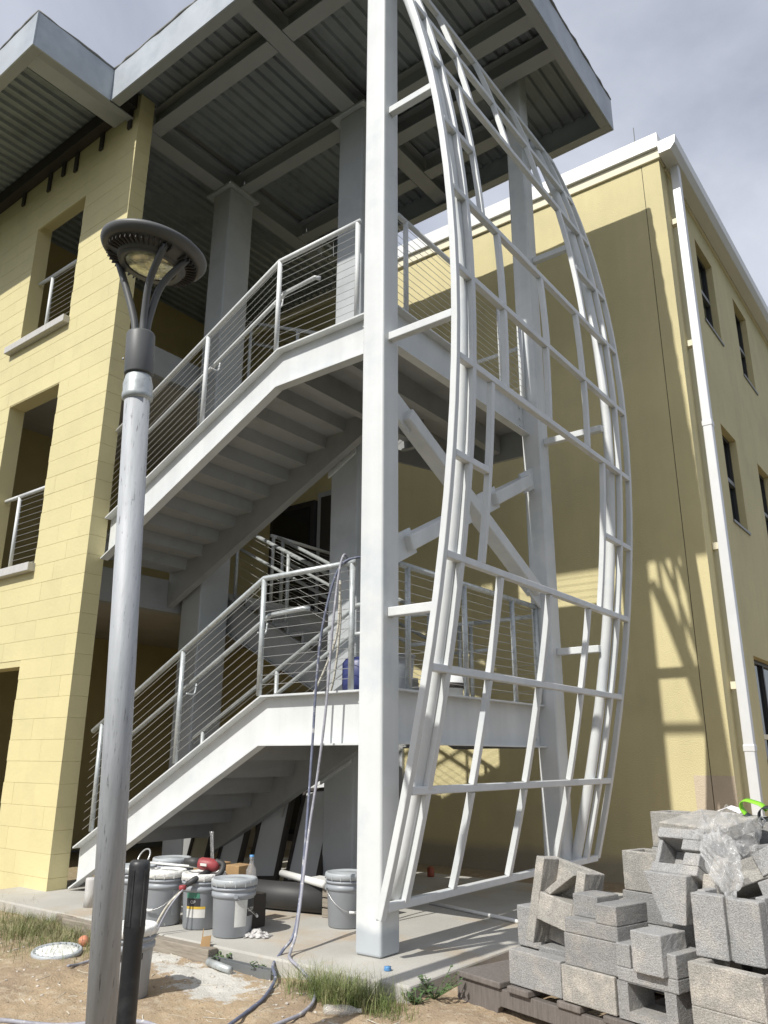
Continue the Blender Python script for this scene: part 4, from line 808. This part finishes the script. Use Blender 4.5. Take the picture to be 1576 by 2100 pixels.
cblock(solid(.20, .2, .36), 'grey block hidden at the heart of the heap', at(1.24, .38, Z, 0), CMUD)
# leaning H block at the left
cblock([(0, .055, 0, .16, -.02, .40), (.275, .33, 0, .16, .04, .40), (.055, .275, 0, .16, .10, .235), (.055, .275, .12, .16, .235, .40), (.055, .275, .11, .16, .0, .10)], 'leaning pale hollow block standing on end at the left of the heap', at(.405, .13, .275, 0, -5, 10), CMUL, disp=.005)
cblock([[([(.075, .01, .245), (.115, .01, .235), (.115, .10, .235), (.075, .10, .245), (.215, .01, .385), (.255, .01, .370), (.255, .10, .370), (.215, .10, .385)], [(0, 3, 2, 1), (4, 5, 6, 7), (0, 1, 5, 4), (1, 2, 6, 5), (2, 3, 7, 6), (3, 0, 4, 7)])]], 'narrow broken web piece wedged in the leaning hollow block', at(.405, .13, .275, 0, -5, 10), CMUL)
for i, (u, v, z, l, d, h, rz, rx, ry, lab, m) in enumerate(((1.50, .28, .60, .30, .12, .11, 10, -25, -24, 'broken block with rough core at the right of the heap', CMUL), (1.66, .30, .68, .26, .14, .10, 14, -18, -30, 'tilted grey block at the right edge, upper one', CMU), (1.70, .24, .56, .30, .16, .11, 6, -8, -22, 'tilted grey block at the right edge, lower one', CMU), (1.78, .20, .30, .25, .25, .22, 0, 0, 0, 'dark block at the right edge behind the grooved block', CMUD), (1.42, .18, .54, .09, .14, .14, 8, -12, 6, 'small broken piece left of the plastic bag', CMUL), (1.43, .25, .66, .08, .12, .10, -12, -20, 10, 'small broken piece above the plastic bag', CMUL), (1.5, .5, .4, .5, .3, .38, 0, 0, 0, 'grey block at the back right below the broken pieces', CMU), (1.5, .4, Z, .6, .5, .33, 0, 0, 0, 'broad grey block on the pallet at the back right', CMUD))):
    cblock(solid(l, d, h), lab, at(u, v, z, rz, rx, ry), m, disp=.008 if i in (0, 4, 5) else .003)
# plastic bag
bm = bmesh.new(); bmesh.ops.create_icosphere(bm, subdivisions=5, radius=1)
for v in bm.verts:
    p = v.co.copy(); k = 1 + .28 * (vnoise(p.x * 3.1 + 9, p.z * 3.1) - .5) + .22 * (abs(math.sin(p.x * 9 + p.z * 6 + 3 * vnoise(p.y * 4, p.z * 4))) - .5) + .18 * (vnoise(p.x * 9 + 3, p.y * 9 + p.z * 7) - .5)
    w_ = .55 + .45 * min(max((p.z + 1) / 1.3, 0), 1)
    v.co = Vector((p.x * .078 * w_ - .03 * p.z, p.y * .06 * w_, p.z * .125)) * k
bg_ = bpy.data.meshes.new('plastic_bag'); bm.to_mesh(bg_); bm.free(); bg_.materials.append(PLAST)
bo = bpy.data.objects.new('plastic_bag', bg_); COL.objects.link(bo); bo.matrix_world = at(1.60, .10, .735, 0, -12); tag(bo, 'crumpled clear plastic bag stuffed among the blocks', 'plastic bag')
bm = bmesh.new(); bmesh.ops.create_grid(bm, x_segments=40, y_segments=30, size=1)
for v in bm.verts:
    x, y = v.co.x, v.co.y; v.co = Vector((x * .13, y * .10, .035 * math.sin(x * 7 + 4 * vnoise(x * 3, y * 3)) + .05 * vnoise(x * 6 + 2, y * 6) - .05 * x * x))
me = bpy.data.meshes.new('plastic_sheet'); bm.to_mesh(me); bm.free(); me.materials.append(PLAST)
o = bpy.data.objects.new('plastic_sheet', me); COL.objects.link(o); o.matrix_world = at(1.52, .30, .85, 20, 35, 10); tag(o, 'loose clear plastic film over the broken blocks', 'plastic film')
# paper scrap and green ratchet strap
o = MB().add([(-.07, 0, 0), (.0, .01, .03), (.07, 0, .004), (.09, .05, .02), (.01, .06, .04), (-.06, .05, .012)], [(0, 1, 4, 5), (1, 2, 3, 4)]).build('paper_scrap', PAPER, origin=(0, 0, 0)); o.matrix_world = at(1.14, .95, .885, 10); sm = o.modifiers.new('t', 'SOLIDIFY'); sm.thickness = .002; tag(o, 'white paper scrap on the top of the block heap', 'paper')
sr = thing('ratchet_strap', W(1.44, .80, .875), 'lime green and black ratchet strap looped on the top blocks', 'strap')
def ribbon(pts, wv, m, name):
    pts = smoothpath(pts, 8); b = MB()
    for p in pts: q = W(*p); b.v += [q, W(p.x, p.y + wv, p.z + .012)]
    b.f = [(2 * i, 2 * i + 2, 2 * i + 3, 2 * i + 1) for i in range(len(pts) - 1)]; o = b.build(name, m, sr, smooth=True); s = o.modifiers.new('t', 'SOLIDIFY'); s.thickness = .003
ribbon([(1.36, .74, .895), (1.345, .73, .925), (1.355, .72, .955), (1.38, .72, .965), (1.42, .72, .958), (1.46, .72, .945), (1.485, .72, .92)], .035, LIME, 'webbing')
ribbon([(1.36, .74, .895), (1.40, .74, .878), (1.46, .74, .880), (1.50, .73, .90)], .035, STRAPK, 'tail')
ribbon([(1.45, .70, .88), (1.455, .70, .915), (1.48, .70, .935), (1.53, .70, .935), (1.56, .70, .91), (1.54, .70, .88), (1.48, .70, .875)], .03, STRAPK, 'coil')
for q in (((1.455, .69, .875), (1.475, .69, .90)), ((1.475, .69, .90), (1.495, .69, .88)), ((1.455, .69, .875), (1.475, .69, .855)), ((1.475, .69, .855), (1.495, .69, .88))): MB().tube([W(*q[0]), W(*q[1])], .003, 6).build('buckle', STEEL, sr)

# ------------------------------------------------------------------ grass and weeds
def blades(name, spots, m, label, hmin, hmax, wid=.0035, curl=.7):
    b = MB()
    for (x, y, s) in spots:
        h = random.uniform(hmin, hmax) * s; a = random.uniform(0, 6.283); d = Vector((math.cos(a), math.sin(a), 0)); side = Vector((-d.y, d.x, 0)) * wid * random.uniform(.6, 1.2); p = Vector((x, y, gz(x, y) - .01)); lean = random.uniform(.15, curl)
        n0 = len(b.v)
        for i, t in enumerate((0, .35, .7, 1)):
            q = p + d * (h * lean * t * t) + Vector((0, 0, h * (t - .35 * lean * t * t))); ww = side * (1 - t * .95)
            b.v += [q - ww, q + ww]
        b.f += [(n0 + 2 * i, n0 + 2 * i + 1, n0 + 2 * i + 3, n0 + 2 * i + 2) for i in range(3)]
    o = b.build(name, m, origin=(0, 0, 0)); tag(o, label, 'grass', kind='stuff'); return o
random.seed(3)
sp = []
for _ in range(5000):
    x = random.gauss(-6.05, .52); y = random.gauss(3.68, .24)
    if -7.3 < x < -5.0 and 3.0 < y < 4.05: sp.append((x, y, .5 + .7 * vnoise(x * 4, y * 4)))
blades('grass', sp, GRASSD, 'dry green grass growing along the foot of the yellow wall', .05, .17, .0024, 1.2)
sp = []
for _ in range(1900):
    x = random.gauss(-3.13, .16); y = random.gauss(3.72, .055)
    if y < 3.86: sp.append((x, y, 1))
for _ in range(260):
    x = random.gauss(-2.86, .10); y = random.gauss(3.70, .05)
    if y < 3.85: sp.append((x, y, .7))
blades('grass', sp, GRASS, 'green grass tuft growing against the front corner of the slab', .06, .23, .0022, 1.3)
def weed(x, y, n, size, label):
    t = thing('weed', (x, y, gz(x, y)), label, 'plant')
    b = MB(); lf = MB()
    for k in range(n):
        a = random.uniform(0, 6.283); L_ = random.uniform(.5, 1) * size; d = Vector((math.cos(a), math.sin(a), random.uniform(.4, 1.4))).normalized(); p0 = Vector((x, y, gz(x, y))); p1 = p0 + d * L_
        b.tube([p0, p1], .002, 5)
        for j in range(5):
            q = p0.lerp(p1, .3 + .15 * j); a2 = random.uniform(0, 6.283); e = Vector((math.cos(a2), math.sin(a2), .35)); s_ = e.cross(Vector((0, 0, 1))).normalized() * .011; ll = random.uniform(.022, .04)
            n0 = len(lf.v); lf.v += [q, q + e * ll * .5 + s_, q + e * ll, q + e * ll * .5 - s_]; lf.f.append((n0, n0 + 1, n0 + 2, n0 + 3))
    b.build('stem', WEED, t)['kind'] = 'stuff'; lf.build('leaf', WEED, t)['kind'] = 'stuff'
weed(-4.20, 3.83, 9, .10, 'small leafy weed at the slab edge right of the cardboard scrap')
weed(-3.88, 3.83, 10, .10, 'small leafy weed at the slab edge behind the metal track')
weed(-2.70, 4.00, 16, .20, 'bushy weed between the slab corner and the pallet')
weed(-2.72, 3.86, 9, .10, 'low weed on the sand before the pallet corner')
weed(-2.71, 4.55, 6, .07, 'tiny weed growing at the slab side by the blocks')
